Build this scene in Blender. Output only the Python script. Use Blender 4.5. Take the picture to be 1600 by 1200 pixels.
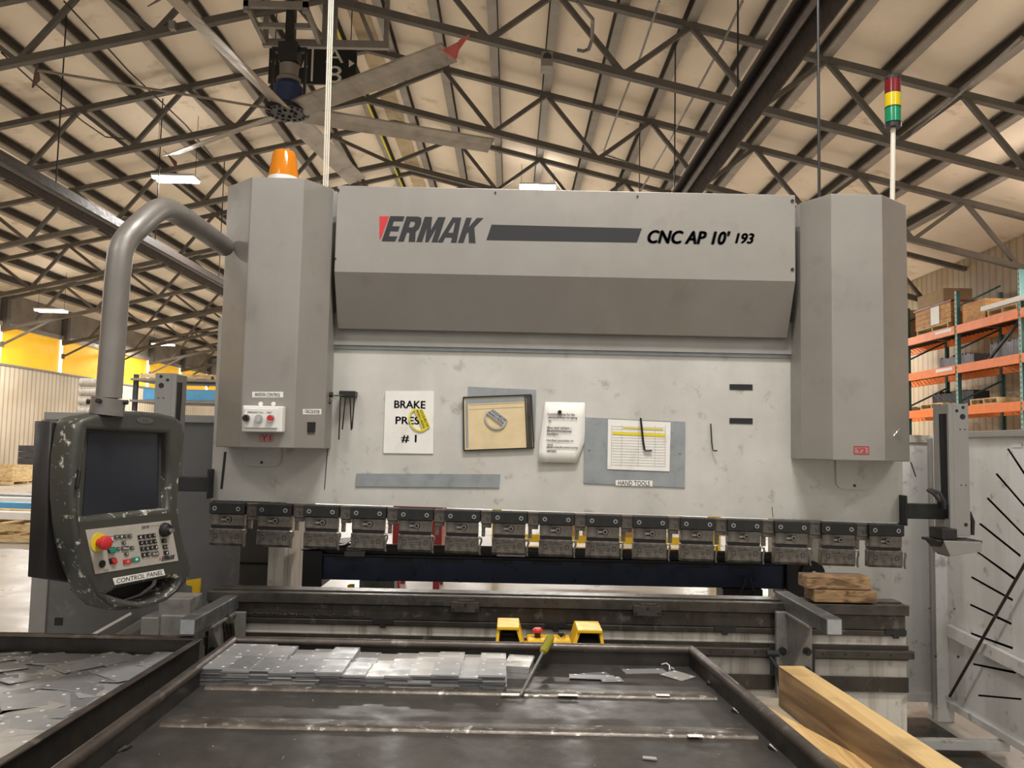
import bpy, bmesh, math, random
from mathutils import Vector, Matrix
random.seed(7)
for o in list(bpy.data.objects): bpy.data.objects.remove(o)
C = bpy.context.scene.collection
# ------------------------------------------------------------------ camera, world, exposure
F = 1300.0; PITCH = math.radians(4.27); ROLL = math.radians(1.2); EYE = Vector((0, 0, 1.57))
cam_d = bpy.data.cameras.new('camera'); cam = bpy.data.objects.new('camera', cam_d); C.objects.link(cam)
cam_d.sensor_fit = 'HORIZONTAL'; cam_d.sensor_width = 36.0; cam_d.lens = 36.0 * F / 1600; cam_d.clip_start = .05; cam_d.clip_end = 300
CR = Matrix.Rotation(math.pi / 2 + PITCH, 3, 'X') @ Matrix.Rotation(ROLL, 3, 'Z')
cam.matrix_world = Matrix.Translation(EYE) @ CR.to_4x4()
bpy.context.scene.camera = cam
def ray(px, py): return CR @ Vector(((px - 800) / F, (600 - py) / F, -1))
def at(px, py, Y): r = ray(px, py); return EYE + r * (Y / r.y)
def atz(px, py, z): r = ray(px, py); return EYE + r * ((z - EYE.z) / r.z)
def atx(px, py, x): r = ray(px, py); return EYE + r * (x / r.x)
def rect(x0, y0, x1, y1, Y):
    mx, my = (x0 + x1) / 2, (y0 + y1) / 2
    return at(x0, my, Y).x, at(x1, my, Y).x, at(mx, y1, Y).z, at(mx, y0, Y).z   # x0,x1,z0,z1
w = bpy.data.worlds.new('world'); bpy.context.scene.world = w; w.use_nodes = True
w.node_tree.nodes['Background'].inputs[0].default_value = (1.0, .95, .88, 1)
w.node_tree.nodes['Background'].inputs[1].default_value = 0.62
vs = bpy.context.scene.view_settings
vs.view_transform = 'Standard'; vs.look = 'None'; vs.gamma = 1; vs.use_curve_mapping = False; vs.exposure = 0.0
def lamp(x, y, z, power, sx=1.2, sy=.5, col=(1, .96, .91), parent=None):
    d = bpy.data.lights.new('lamp_light', 'AREA'); d.shape = 'RECTANGLE'; d.size = sx; d.size_y = sy; d.energy = power; d.color = col
    o = bpy.data.objects.new('lamp_light', d); C.objects.link(o); o.location = (x, y, z); return o
_L = [at(275, 279, 19), at(840, 292, 22.4), at(80, 485, 28.4), at(255, 538, 39.5)]
HALL_LAMPS = [(q.x, q.y, q.z, 440) for q in _L] + [
              (.4, 1.75, 5.5, 168), (-3.2, -1.2, 5.9, 60), (4.6, -.6, 6.0, 80), (-11.5, 9.5, 5.9, 430), (8.6, 9.5, 6.0, 480), (3.4, -5.2, 6.6, 60), (-3.4, -5.2, 6.6, 60),  # behind the viewer, over aisle and rack: unseen lamps added as fill
              (-16, 18, 5.6, 480), (10.4, 14.6, 5.6, 380), (-4.0, 27, 7.6, 760), (2.5, 27.5, 7.6, 760), (8.5, 27, 6.4, 760), (-6.5, 37, 7.4, 760), (1, 38, 8.0, 760), (8.5, 38, 6.4, 620), (-2, 50, 8.0, 700), (-12, 52, 6.6, 700)]  # unseen lamps added so the floor bounce brightens the roof
for (lx, ly, lz, pw) in HALL_LAMPS:
    lamp(lx, ly, lz - .06, pw); u = lamp(lx, ly, lz + .056, 28 if ly < 17 else 7, .9, .4); u.rotation_euler = (math.pi, 0, 0)  # upward fill light added over each lamp to brighten the roof
# ------------------------------------------------------------------ materials
def mat(name, col, rough=.5, metal=0.0, var=.12, scale=6.0, spot=None, spot_amt=.5, spot_scale=8.0, streak=None, streak_axis='Z', bump=0.0, bscale=60., spec=.5, emit=None, estr=1., alpha=1., trans=0.):
    m = bpy.data.materials.new(name); m.use_nodes = True; nt = m.node_tree; N = nt.nodes; L = nt.links
    b = N['Principled BSDF']; b.inputs['Roughness'].default_value = rough; b.inputs['Metallic'].default_value = metal
    b.inputs['Specular IOR Level'].default_value = spec
    c4 = (*col, 1)
    if trans: b.inputs['Transmission Weight'].default_value = trans
    if emit: b.inputs['Emission Color'].default_value = (*emit, 1); b.inputs['Emission Strength'].default_value = estr
    tc = N.new('ShaderNodeTexCoord'); out = None
    def mix(a, bcol, fac):
        x = N.new('ShaderNodeMix'); x.data_type = 'RGBA'
        L.new(fac, x.inputs['Factor'])
        if isinstance(a, tuple): x.inputs['A'].default_value = a
        else: L.new(a, x.inputs['A'])
        if isinstance(bcol, tuple): x.inputs['B'].default_value = bcol
        else: L.new(bcol, x.inputs['B'])
        return x.outputs['Result']
    def noise(sc, det=5, rg=(.35, .65), to=(0, 1), stretch=None, dist=0.):
        n = N.new('ShaderNodeTexNoise'); n.inputs['Scale'].default_value = sc; n.inputs['Detail'].default_value = det; n.inputs['Roughness'].default_value = .62; n.inputs['Distortion'].default_value = dist
        if stretch:
            mp = N.new('ShaderNodeMapping'); mp.inputs['Scale'].default_value = stretch; L.new(tc.outputs['Object'], mp.inputs['Vector']); L.new(mp.outputs['Vector'], n.inputs['Vector'])
        else: L.new(tc.outputs['Object'], n.inputs['Vector'])
        r = N.new('ShaderNodeMapRange'); r.inputs['From Min'].default_value = rg[0]; r.inputs['From Max'].default_value = rg[1]; r.inputs['To Min'].default_value = to[0]; r.inputs['To Max'].default_value = to[1]
        L.new(n.outputs['Fac'], r.inputs['Value']); return r.outputs['Result']
    cur = c4
    if var: cur = mix(c4, tuple(max(0, v * (1 - 2.2 * var)) for v in col) + (1,), noise(scale, rg=(.3, .75)))
    if streak:
        st = {'Z': (1, 1, .06), 'X': (.05, 1, 1), 'Y': (1, .05, 1)}[streak_axis]
        cur = mix(cur, (*streak[0], 1), noise(streak[1], rg=(.5, .75), to=(0, streak[2]), stretch=st))
    if spot: cur = mix(cur, (*spot, 1), noise(spot_scale, det=8, rg=(.58, .68), to=(0, spot_amt)))
    if isinstance(cur, tuple): b.inputs['Base Color'].default_value = cur
    else: L.new(cur, b.inputs['Base Color'])
    if var: L.new(noise(scale * 2.3, rg=(.3, .7), to=(max(.03, rough - .1), min(1, rough + .12))), b.inputs['Roughness'])
    if bump:
        n = noise(bscale, rg=(0, 1)); bp = N.new('ShaderNodeBump'); bp.inputs['Strength'].default_value = bump; bp.inputs['Distance'].default_value = .01
        L.new(n, bp.inputs['Height']); L.new(bp.outputs['Normal'], b.inputs['Normal'])
    return m
def wood(name, col, dark, sc=14., axis=(1, .06, 1), rot=(0, 0, 0)):
    m = bpy.data.materials.new(name); m.use_nodes = True; nt = m.node_tree; N = nt.nodes; L = nt.links; b = N['Principled BSDF']; b.inputs['Roughness'].default_value = .7
    tc = N.new('ShaderNodeTexCoord'); mp = N.new('ShaderNodeMapping'); mp.inputs['Scale'].default_value = axis; mp.inputs['Rotation'].default_value = rot
    n = N.new('ShaderNodeTexNoise'); n.inputs['Scale'].default_value = sc; n.inputs['Detail'].default_value = 6; n.inputs['Distortion'].default_value = 1.2
    r = N.new('ShaderNodeValToRGB'); r.color_ramp.elements[0].position = .35; r.color_ramp.elements[1].position = .62
    r.color_ramp.elements[0].color = (*dark, 1); r.color_ramp.elements[1].color = (*col, 1)
    n2 = N.new('ShaderNodeTexNoise'); n2.inputs['Scale'].default_value = 5; n2.inputs['Detail'].default_value = 7
    r2 = N.new('ShaderNodeMapRange'); r2.inputs['From Min'].default_value = .56; r2.inputs['From Max'].default_value = .72; r2.inputs['To Max'].default_value = .55
    mx = N.new('ShaderNodeMix'); mx.data_type = 'RGBA'; mx.inputs['B'].default_value = (dark[0] * .4, dark[1] * .4, dark[2] * .4, 1)
    L.new(tc.outputs['Object'], mp.inputs[0]); L.new(mp.outputs[0], n.inputs['Vector']); L.new(n.outputs['Fac'], r.inputs[0]); L.new(tc.outputs['Object'], n2.inputs['Vector'])
    L.new(n2.outputs['Fac'], r2.inputs['Value']); L.new(r2.outputs[0], mx.inputs['Factor']); L.new(r.outputs[0], mx.inputs['A']); L.new(mx.outputs['Result'], b.inputs['Base Color'])
    return m
M = {}
M['cover'] = mat('cover_paint', (.325, .308, .285), .42, .25, var=.07, scale=2.5, streak=((.27, .245, .215), 3., .45), spot=(.21, .19, .165), spot_amt=.3, spot_scale=6, bump=.03)
M['ram'] = mat('ram_paint', (.60, .59, .55), .5, 0, var=.12, scale=3.0, streak=((.42, .41, .38), 4., .5), spot=(.26, .23, .19), spot_amt=.6, spot_scale=10)
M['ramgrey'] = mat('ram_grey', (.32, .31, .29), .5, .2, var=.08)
M['bedwhite'] = mat('bed_white', (.60, .58, .53), .5, 0, var=.12, scale=5, streak=((.16, .11, .06), 16., .95), spot=(.2, .17, .12), spot_amt=.7, spot_scale=11)
M['oily'] = mat('oily_steel', (.075, .066, .056), .38, .55, var=.25, scale=9, streak=((.035, .028, .022), 16., .7), spot=(.28, .26, .24), spot_amt=.35, spot_scale=16, bump=.08)
M['oily2'] = mat('oily_steel_light', (.10, .09, .077), .36, .6, var=.25, scale=12, spot=(.04, .035, .03), spot_amt=.7, spot_scale=14, bump=.08)
M['clampblack'] = mat('clamp_black', (.028, .028, .028), .42, .3, var=.2, scale=20)
M['tool'] = mat('tool_steel', (.23, .21, .185), .36, .6, var=.35, scale=25, streak=((.09, .08, .07), 40., .7), streak_axis='X', spot=(.07, .055, .045), spot_amt=.8, spot_scale=30)
M['black'] = mat('black', (.012, .012, .013), .45, 0, var=0)
M['crimson'] = mat('crimson', (.42, .012, .03), .5, 0, var=0)
M['rubber'] = mat('rubber', (.02, .02, .02), .7, 0, var=0)
M['navy'] = mat('navy_paint', (.03, .045, .095), .32, .1, var=.2, scale=4)
M['steel'] = mat('bright_steel', (.5, .5, .5), .28, .9, var=.1, scale=20)
M['tube'] = mat('mill_steel_tube', (.17, .175, .17), .42, .6, var=.2, scale=6, spot=(.35, .36, .37), spot_amt=.4, spot_scale=9)
M['tubecut'] = mat('cut_face', (.48, .5, .52), .45, .5, var=.1, scale=30)
M['pipe'] = mat('arm_pipe', (.25, .235, .22), .4, .35, var=.1, scale=5, spot=(.5, .48, .45), spot_amt=.25, spot_scale=8)
M['post'] = mat('anodized_post', (.33, .325, .31), .4, .5, var=.06)
M['hmi'] = mat('console_shell', (.060, .062, .054), .38, .05, var=.12, scale=9, spot=(.6, .56, .48), spot_amt=.0)
M['hmiworn'] = mat('console_shell_worn', (.065, .067, .058), .4, .05, var=.12, scale=9, spot=(.75, .72, .62), spot_amt=1., spot_scale=38)
M['hmiback'] = mat('console_back', (.022, .02, .021), .55, 0, var=.1)
M['screen'] = mat('screen_glass', (.022, .026, .036), .18, 0, var=0)
M['ring'] = mat('worn_ring', (.34, .32, .29), .4, .5, var=.1)
M['plate'] = mat('keypad_plate', (.52, .49, .44), .5, .15, var=.08, scale=20)
M['white'] = mat('white_label', (.82, .81, .78), .55, 0, var=.03)
M['paper'] = mat('paper', (.84, .83, .79), .7, 0, var=.05, scale=10, spot=(.55, .5, .42), spot_amt=.35, spot_scale=14)
M['oldpaper'] = mat('tan_paper', (.74, .60, .36), .7, 0, var=.08, scale=14)
M['ink'] = mat('ink', (.02, .02, .022), .5, 0, var=0)
M['faintink'] = mat('faint_ink', (.22, .21, .2), .6, 0, var=0)
M['decal'] = mat('charcoal_decal', (.014, .015, .018), .6, 0, var=0)
M['red'] = mat('red', (.55, .03, .035), .4, 0, var=0)
M['rednote'] = mat('red_sticker', (.42, .20, .19), .5, 0, var=.1)
M['darkred'] = mat('dark_red_paint', (.23, .012, .015), .4, 0, var=.05)
M['green'] = mat('green', (.01, .25, .18), .4, 0, var=0)
M['yellow'] = mat('yellow_paint', (.85, .52, .015), .4, 0, var=.1, scale=8, spot=(.3, .18, .03), spot_amt=.4, spot_scale=9)
M['yellowfar'] = mat('yellow_steel', (.82, .55, .02), .5, 0, var=.05)
M['yellowtag'] = mat('yellow_plastic', (.78, .66, .03), .4, 0, var=.05)
M['greytag'] = mat('grey_plastic', (.45, .46, .48), .4, .1, var=.05)
M['bluesteel'] = mat('blue_grey_sheet', (.36, .39, .41), .42, .4, var=.12, scale=10, spot=(.2, .22, .25), spot_amt=.3, spot_scale=20)
M['sheet'] = mat('cut_sheet', (.40, .405, .415), .38, .45, var=.12, scale=7)
M['sheetdark'] = mat('cut_sheet_dark', (.27, .275, .285), .38, .45, var=.12, scale=7)
M['sheetpale'] = mat('cut_sheet_pale', (.52, .51, .48), .38, .45, var=.1, scale=7)
M['sheetedge'] = mat('cut_edge', (.62, .62, .62), .35, .4, var=.1)
M['sheetedge2'] = mat('cut_edge_dark', (.16, .16, .165), .4, .5, var=.1)
M['tray'] = mat('tray_steel', (.105, .098, .09), .42, .6, var=.22, scale=5, streak=((.055, .045, .038), 7., .6), streak_axis='X', spot=(.26, .25, .24), spot_amt=.3, spot_scale=8, bump=.06, bscale=30)
M['trayrim'] = mat('tray_rim', (.135, .115, .10), .4, .65, var=.25, scale=9, spot=(.38, .35, .32), spot_amt=.4, spot_scale=13, bump=.1)
M['trayside'] = mat('tray_inside', (.06, .055, .05), .4, .6, var=.25, scale=9)
M['table'] = mat('table_top', (.40, .35, .27), .7, 0, var=.15, scale=8, spot=(.2, .17, .13), spot_amt=.4)
M['guard'] = mat('guard_paint', (.80, .80, .79), .5, 0, var=.08, scale=2.5, streak=((.42, .41, .4), 3., .5), spot=(.2, .19, .18), spot_amt=.6, spot_scale=9)
M['guarddark'] = mat('guard_grey', (.17, .172, .175), .4, .3, var=.15, scale=3, spot=(.3, .3, .3), spot_amt=.3, spot_scale=7)
M['truss'] = mat('truss_paint', (.135, .12, .10), .6, .1, var=.12, scale=3)
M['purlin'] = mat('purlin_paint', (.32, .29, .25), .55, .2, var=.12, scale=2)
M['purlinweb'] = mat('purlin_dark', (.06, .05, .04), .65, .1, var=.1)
M['roof'] = mat('roof_liner', (.93, .80, .63), .8, 0, var=.07, scale=.6, spot=(.35, .24, .13), spot_amt=.45, spot_scale=1.1, bump=.25, bscale=.8)
M['plywood'] = mat('ridge_plywood', (.62, .48, .30), .8, 0, var=.15, scale=2, spot=(.3, .2, .1), spot_amt=.6, spot_scale=3)
M['blade'] = mat('fan_blade', (.42, .37, .31), .45, .4, var=.2, scale=2, spot=(.16, .12, .09), spot_amt=.5, spot_scale=2)
M['bladered'] = mat('winglet_red', (.72, .16, .15), .5, 0, var=.05)
M['bladebrown'] = mat('winglet_dark', (.12, .05, .04), .5, 0, var=.05)
M['motorblue'] = mat('motor_blue', (.03, .055, .16), .4, .2, var=.1)
M['frame'] = mat('hanger_frame', (.30, .27, .24), .5, .3, var=.1)
M['heater'] = mat('heater_dark', (.05, .035, .028), .65, .1, var=.15)
M['heaterpipe'] = mat('heater_pipe', (.11, .09, .08), .38, .5, var=.15)
M['lampon'] = mat('lamp_tube', (1, 1, 1), .5, 0, var=0, emit=(1, .97, .92), estr=14)
M['lampcase'] = mat('lamp_case', (.7, .7, .68), .5, 0, var=0)
M['amber'] = mat('amber_lens', (.85, .28, .01), .12, 0, var=0, trans=.35)
M['lensred'] = mat('red_lens', (.16, .008, .014), .12, 0, var=0)
M['lensyellow'] = mat('yellow_lens', (.62, .47, .01), .12, 0, var=0)
M['lensgreen'] = mat('green_lens', (.008, .22, .10), .12, 0, var=0)
M['chrome'] = mat('chrome', (.7, .7, .68), .15, 1, var=0)
M['cream'] = mat('cream_pipe', (.72, .68, .58), .45, .1, var=.05)
M['wood'] = wood('pine', (.66, .45, .20), (.44, .25, .08), sc=30)
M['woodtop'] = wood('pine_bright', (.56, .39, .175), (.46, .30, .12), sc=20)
M['woodside'] = wood('pine_dark', (.40, .27, .14), (.15, .09, .05))  # darker pine on every face of the beam except its top
M['woodblock'] = wood('rough_block', (.34, .21, .10), (.09, .05, .025), sc=45, axis=(.25, 1, 1))
M['cast'] = mat('worn_bracket', (.30, .29, .27), .45, .4, var=.2, scale=12, spot=(.1, .09, .08), spot_amt=.6, spot_scale=12)
M['dot'] = mat('lit_tab_dot', (.8, .8, .78), .4, .2, var=0)
M['ridge'] = mat('worn_ridge', (.17, .15, .13), .4, .6, var=.3, scale=14, spot=(.6, .58, .55), spot_amt=.8, spot_scale=30, bump=.15)
M['shadefloor'] = mat('shaded_floor', (.035, .032, .028), .35, 0, var=.3, scale=4)  # near-black tone carries the floor's shade beside the guard
M['pallet'] = wood('pallet_wood', (.72, .55, .30), (.50, .34, .16), axis=(.3, .3, 1))
M['crate'] = wood('crate_wood', (.60, .32, .11), (.42, .2, .06), axis=(.3, .3, 1))
M['card'] = mat('cardboard', (.45, .32, .18), .8, 0, var=.1)
M['orange'] = mat('rack_orange', (.92, .22, .03), .45, 0, var=.08)
M['teal'] = mat('rack_teal', (.03, .11, .10), .5, 0, var=.1)
M['tealpale'] = mat('rack_teal_face', (.30, .48, .43), .5, 0, var=.1)
M['blue'] = mat('blue_bundle', (.12, .42, .75), .45, 0, var=.1)
M['darkstuff'] = mat('dark_load', (.05, .05, .055), .6, 0, var=.2)
M['greystuff'] = mat('grey_load', (.30, .30, .33), .5, .3, var=.25, scale=2)
M['yellowwall'] = mat('yellow_translucent', (.85, .46, .02), .6, 0, var=.12, scale=.9, spot=(.7, .35, .02), spot_amt=.4, spot_scale=1.5, emit=(.95, .5, .02), estr=.5)
M['sky'] = mat('daylight_gap', (1, 1, 1), .5, 0, var=0, emit=(.9, .95, 1), estr=1.6)
M['wiregreen'] = mat('handle_amber', (.33, .30, .03), .2, 0, var=0, trans=.2)
M['skin'] = M['cream']
def stripes(name, c1, c2, freq, axis):
    m = bpy.data.materials.new(name); m.use_nodes = True; N = m.node_tree.nodes; L = m.node_tree.links; b = N['Principled BSDF']; b.inputs['Roughness'].default_value = .6
    tc = N.new('ShaderNodeTexCoord'); wv = N.new('ShaderNodeTexWave'); wv.bands_direction = axis; wv.inputs['Scale'].default_value = freq; wv.inputs['Distortion'].default_value = .15
    n = N.new('ShaderNodeTexNoise'); n.inputs['Scale'].default_value = .8; n.inputs['Detail'].default_value = 6
    r = N.new('ShaderNodeValToRGB'); r.color_ramp.elements[0].position = .05; r.color_ramp.elements[1].position = .3; r.color_ramp.elements[0].color = (*c2, 1); r.color_ramp.elements[1].color = (*c1, 1)
    mx = N.new('ShaderNodeMix'); mx.data_type = 'RGBA'; mx.blend_type = 'MULTIPLY'; mr = N.new('ShaderNodeMapRange'); mr.inputs['From Min'].default_value = .4; mr.inputs['From Max'].default_value = .7; mr.inputs['To Max'].default_value = .6
    mx.inputs['B'].default_value = (.75, .68, .58, 1)
    L.new(tc.outputs['Object'], wv.inputs['Vector']); L.new(wv.outputs['Fac'], r.inputs[0]); L.new(tc.outputs['Object'], n.inputs['Vector']); L.new(n.outputs['Fac'], mr.inputs['Value']); L.new(mr.outputs[0], mx.inputs['Factor'])
    L.new(r.outputs[0], mx.inputs['A']); L.new(mx.outputs['Result'], b.inputs['Base Color']); return m
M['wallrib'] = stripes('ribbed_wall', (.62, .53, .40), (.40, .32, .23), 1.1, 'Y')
M['eave'] = mat('eave_shaded', (.30, .255, .20), .8, 0, var=.2, scale=1.2)  # shade on the wall above the yellow panels put into the colour
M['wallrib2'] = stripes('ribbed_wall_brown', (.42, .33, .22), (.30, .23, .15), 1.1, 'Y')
M['floor'] = mat('concrete', (.43, .40, .355), .32, 0, var=.12, scale=.7, spot=(.38, .33, .27), spot_amt=.4, spot_scale=1.6)
M['tape'] = stripes('striped_tape', (.8, .7, .1), (.85, .85, .8), 3., 'X')
# ------------------------------------------------------------------ helpers
def wloc(o):
    v = Vector((0, 0, 0))
    while o is not None: v = v + o.location; o = o.parent
    return v
def tag(o, label=None, cat=None, group=None, kind=None):
    if label: o['label'] = label
    if cat: o['category'] = cat
    if group: o['group'] = group
    if kind: o['kind'] = kind
    return o
def thing(name, label, cat, loc=(0, 0, 0), group=None, rot=None):
    o = bpy.data.objects.new(name, None); C.objects.link(o); o.location = loc; o.empty_display_size = .05
    if rot: o.rotation_euler = rot
    return tag(o, label, cat, group)
class MB:
    def __init__(s): s.bm = bmesh.new(); s.mi = 0
    def hexa(s, p):   # 8 points: bottom 4 (ccw), top 4
        v = [s.bm.verts.new(q) for q in p]
        for f in ((0, 3, 2, 1), (4, 5, 6, 7), (0, 1, 5, 4), (1, 2, 6, 5), (2, 3, 7, 6), (3, 0, 4, 7)):
            fc = s.bm.faces.new([v[i] for i in f]); fc.material_index = s.mi
        return s
    def box(s, x0, x1, y0, y1, z0, z1):
        return s.hexa([(x0, y0, z0), (x1, y0, z0), (x1, y1, z0), (x0, y1, z0), (x0, y0, z1), (x1, y0, z1), (x1, y1, z1), (x0, y1, z1)])
    def bar(s, a, b, wd, ht, up=(0, 0, 1)):   # rectangular bar from a to b
        a = Vector(a); b = Vector(b); d = (b - a).normalized(); u = Vector(up)
        if abs(d.dot(u)) > .99: u = Vector((0, 1, 0))
        r = d.cross(u).normalized() * wd / 2; t = r.cross(d).normalized() * ht / 2
        return s.hexa([a - r - t, a + r - t, b + r - t, b - r - t, a - r + t, a + r + t, b + r + t, b - r + t])
    def prism(s, pts, vec):   # planar polygon extruded by vec
        vec = Vector(vec); n = len(pts); a = [s.bm.verts.new(p) for p in pts]; b = [s.bm.verts.new(Vector(p) + vec) for p in pts]
        s.bm.faces.new(a).material_index = s.mi; s.bm.faces.new(b[::-1]).material_index = s.mi
        for i in range(n): s.bm.faces.new([a[i], b[i], b[(i + 1) % n], a[(i + 1) % n]]).material_index = s.mi
        return s
    def tube(s, pts, r, seg=12, caps=True):
        pts = [Vector(p) for p in pts]; rs = r if isinstance(r, (list, tuple)) else [r] * len(pts); rings = []; prev = None
        for i, p in enumerate(pts):
            d = (pts[min(i + 1, len(pts) - 1)] - pts[max(i - 1, 0)]).normalized()
            if prev is None:
                u = Vector((0, 0, 1)) if abs(d.z) < .9 else Vector((1, 0, 0)); u = d.cross(u).normalized()
            else: u = (prev - d * prev.dot(d)).normalized()
            prev = u; v = d.cross(u)
            rings.append([s.bm.verts.new(p + (u * math.cos(2 * math.pi * k / seg) + v * math.sin(2 * math.pi * k / seg)) * rs[i]) for k in range(seg)])
        for a, b in zip(rings, rings[1:]):
            for k in range(seg): s.bm.faces.new([a[k], a[(k + 1) % seg], b[(k + 1) % seg], b[k]]).material_index = s.mi
        if caps: s.bm.faces.new(rings[0][::-1]).material_index = s.mi; s.bm.faces.new(rings[-1]).material_index = s.mi
        return s
    def cyl(s, a, b, r, seg=16, r2=None): return s.tube([a, b], [r, r if r2 is None else r2], seg)
    def build(s, name, m, parent=None, local=False, bevel=0, smooth=False, seg=2):
        bmesh.ops.recalc_face_normals(s.bm, faces=s.bm.faces[:])
        if parent is not None and not local:
            bmesh.ops.translate(s.bm, verts=s.bm.verts[:], vec=-wloc(parent))
        me = bpy.data.meshes.new(name); s.bm.to_mesh(me); s.bm.free()
        for x in (m if isinstance(m, (list, tuple)) else [m]): me.materials.append(x)
        if smooth:
            for p in me.polygons: p.use_smooth = True
            try: me.set_sharp_from_angle(angle=math.radians(35))
            except Exception: pass
        o = bpy.data.objects.new(name, me); C.objects.link(o)
        if parent is not None: o.parent = parent
        if bevel:
            b = o.modifiers.new('bevel', 'BEVEL'); b.width = bevel; b.segments = seg; b.limit_method = 'ANGLE'; b.angle_limit = math.radians(40)
        return o
def bx(name, x0, x1, y0, y1, z0, z1, m, parent=None, bevel=0, **k): return MB().box(x0, x1, y0, y1, z0, z1).build(name, m, parent, bevel=bevel, **k)
def pixbox(name, px0, py0, px1, py1, Y0, Y1, m, parent=None, bevel=0):
    a, b, c, d = rect(px0, py0, px1, py1, Y0); return bx(name, a, b, Y0, Y1, c, d, m, parent, bevel)
def curve_mesh(cd):
    o = bpy.data.objects.new('tmp', cd); C.objects.link(o); dg = bpy.context.evaluated_depsgraph_get(); dg.update()
    me = bpy.data.meshes.new_from_object(o.evaluated_get(dg)); bpy.data.objects.remove(o); return me
def flat(name, outer, holes, O, U, V, N, thick, m, parent=None, bevel=0., local=False):
    """plate with holes: outline points (u,v) in the frame O,U,V ; thickness goes back along -N from the face"""
    cd = bpy.data.curves.new('c', 'CURVE'); cd.dimensions = '2D'; cd.fill_mode = 'BOTH'; cd.extrude = max(thick / 2 - bevel, .0001); cd.bevel_depth = bevel; cd.bevel_resolution = 2 if bevel else 0; cd.offset = -bevel
    for ring in [outer] + list(holes):
        sp = cd.splines.new('POLY'); sp.points.add(len(ring) - 1); sp.use_cyclic_u = True
        for i, q in enumerate(ring): sp.points[i].co = (q[0], q[1], 0, 1)
    me = curve_mesh(cd); O, U, V, N = map(Vector, (O, U, V, N)); off = Vector((0, 0, 0)) if (parent is None or local) else wloc(parent)
    for v in me.vertices: c = v.co.copy(); v.co = O + U * c.x + V * c.y + N * (c.z - thick / 2) - off
    me.materials.clear(); me.materials.append(m); me.update()
    bm = bmesh.new(); bm.from_mesh(me); bmesh.ops.remove_doubles(bm, verts=bm.verts[:], dist=1e-5); bmesh.ops.recalc_face_normals(bm, faces=bm.faces[:]); bm.to_mesh(me); bm.free()
    o = bpy.data.objects.new(name, me); C.objects.link(o)
    if parent is not None: o.parent = parent
    return o
def lettering(name, lines, O, U, V, N, m, parent=None, shear=0., bold=0., thick=.0008, local=False, rep=0.):
    """lines: list of (text, u0, v0, u1, v1) boxes in the frame; every line is fitted to its box"""
    bm = bmesh.new(); O, U, V, N = map(Vector, (O, U, V, N)); off = Vector((0, 0, 0)) if (parent is None or local) else wloc(parent)
    for (t, u0, v0, u1, v1) in lines:
        cd = bpy.data.curves.new('t', 'FONT'); cd.body = t; cd.size = 1; cd.shear = shear; cd.offset = bold; cd.extrude = .5; cd.resolution_u = 3
        me = curve_mesh(cd)
        if not me.vertices: continue
        xs = [v.co.x for v in me.vertices]; ys = [v.co.y for v in me.vertices]; ax, bx_, ay, by = min(xs), max(xs), min(ys), max(ys)
        cos = [v.co.copy() for v in me.vertices]; h_ = v1 - v0; w_ = u1 - u0
        for (sx, sy) in ([(0, 0)] if not rep else [(-rep, 0), (0, 0), (rep, 0), (0, rep * .6), (0, -rep * .6)]):
            ex = h_ * rep; ey = h_ * rep * .6
            for v, c in zip(me.vertices, cos):
                v.co = O + U * (u0 + ex + sx * h_ + (c.x - ax) / (bx_ - ax) * (w_ - 2 * ex)) + V * (v0 + ey + sy * h_ + (c.y - ay) / max(by - ay, 1e-6) * (h_ - 2 * ey)) + N * ((c.z + .5) * thick) - off
            bm.from_mesh(me)
    me = bpy.data.meshes.new(name); bmesh.ops.recalc_face_normals(bm, faces=bm.faces[:]); bm.to_mesh(me); bm.free(); me.materials.append(m)
    o = bpy.data.objects.new(name, me); C.objects.link(o)
    if parent is not None: o.parent = parent
    return o
def pl(px, py, Y, ref): q = at(px, py, Y) - ref; return (q.x, q.z)
XU, ZV, NF = Vector((1, 0, 0)), Vector((0, 0, 1)), Vector((0, -1, 0))
def pixplate(name, poly, Y, thick, m, parent=None, holes=(), bevel=0.):   # front face at Y, thickness goes back
    return flat(name, [(at(x, y, Y).x, at(x, y, Y).z) for x, y in poly], [[(at(x, y, Y).x, at(x, y, Y).z) for x, y in h] for h in holes], (0, Y, 0), XU, ZV, NF, thick, m, parent, bevel)
def pixtext(name, lines, Y, m, parent, **k):   # lines: (text, px0,py0,px1,py1)
    L_ = []
    for (t, a, b, c, d) in lines:
        x0, x1, z0, z1 = rect(a, b, c, d, Y); L_.append((t, x0, z0, x1, z1))
    return lettering(name, L_, (0, Y, 0), XU, ZV, NF, m, parent, **k)
def rounded(x0, y0, x1, y1, r, n=5):
    out = []
    for (cx, cy, a0) in ((x1 - r, y1 - r, 0), (x0 + r, y1 - r, 90), (x0 + r, y0 + r, 180), (x1 - r, y0 + r, 270)):
        for k in range(n + 1):
            a = math.radians(a0 + 90 * k / n); out.append((cx + r * math.cos(a), cy + r * math.sin(a)))
    return out
def copy_tree(o, parent=None):
    c = o.copy(); C.objects.link(c)
    if parent is not None: c.parent = parent
    for ch in [x for x in o.children]: copy_tree(ch, c)
    return c
def grp(o, kind='structure'): o['kind'] = kind; return o
ORD = ['first', 'second', 'third', 'fourth', 'fifth', 'sixth', 'seventh', 'eighth', 'ninth', 'tenth', 'eleventh', 'twelfth', 'thirteenth', 'fourteenth', 'fifteenth', 'sixteenth']
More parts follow.
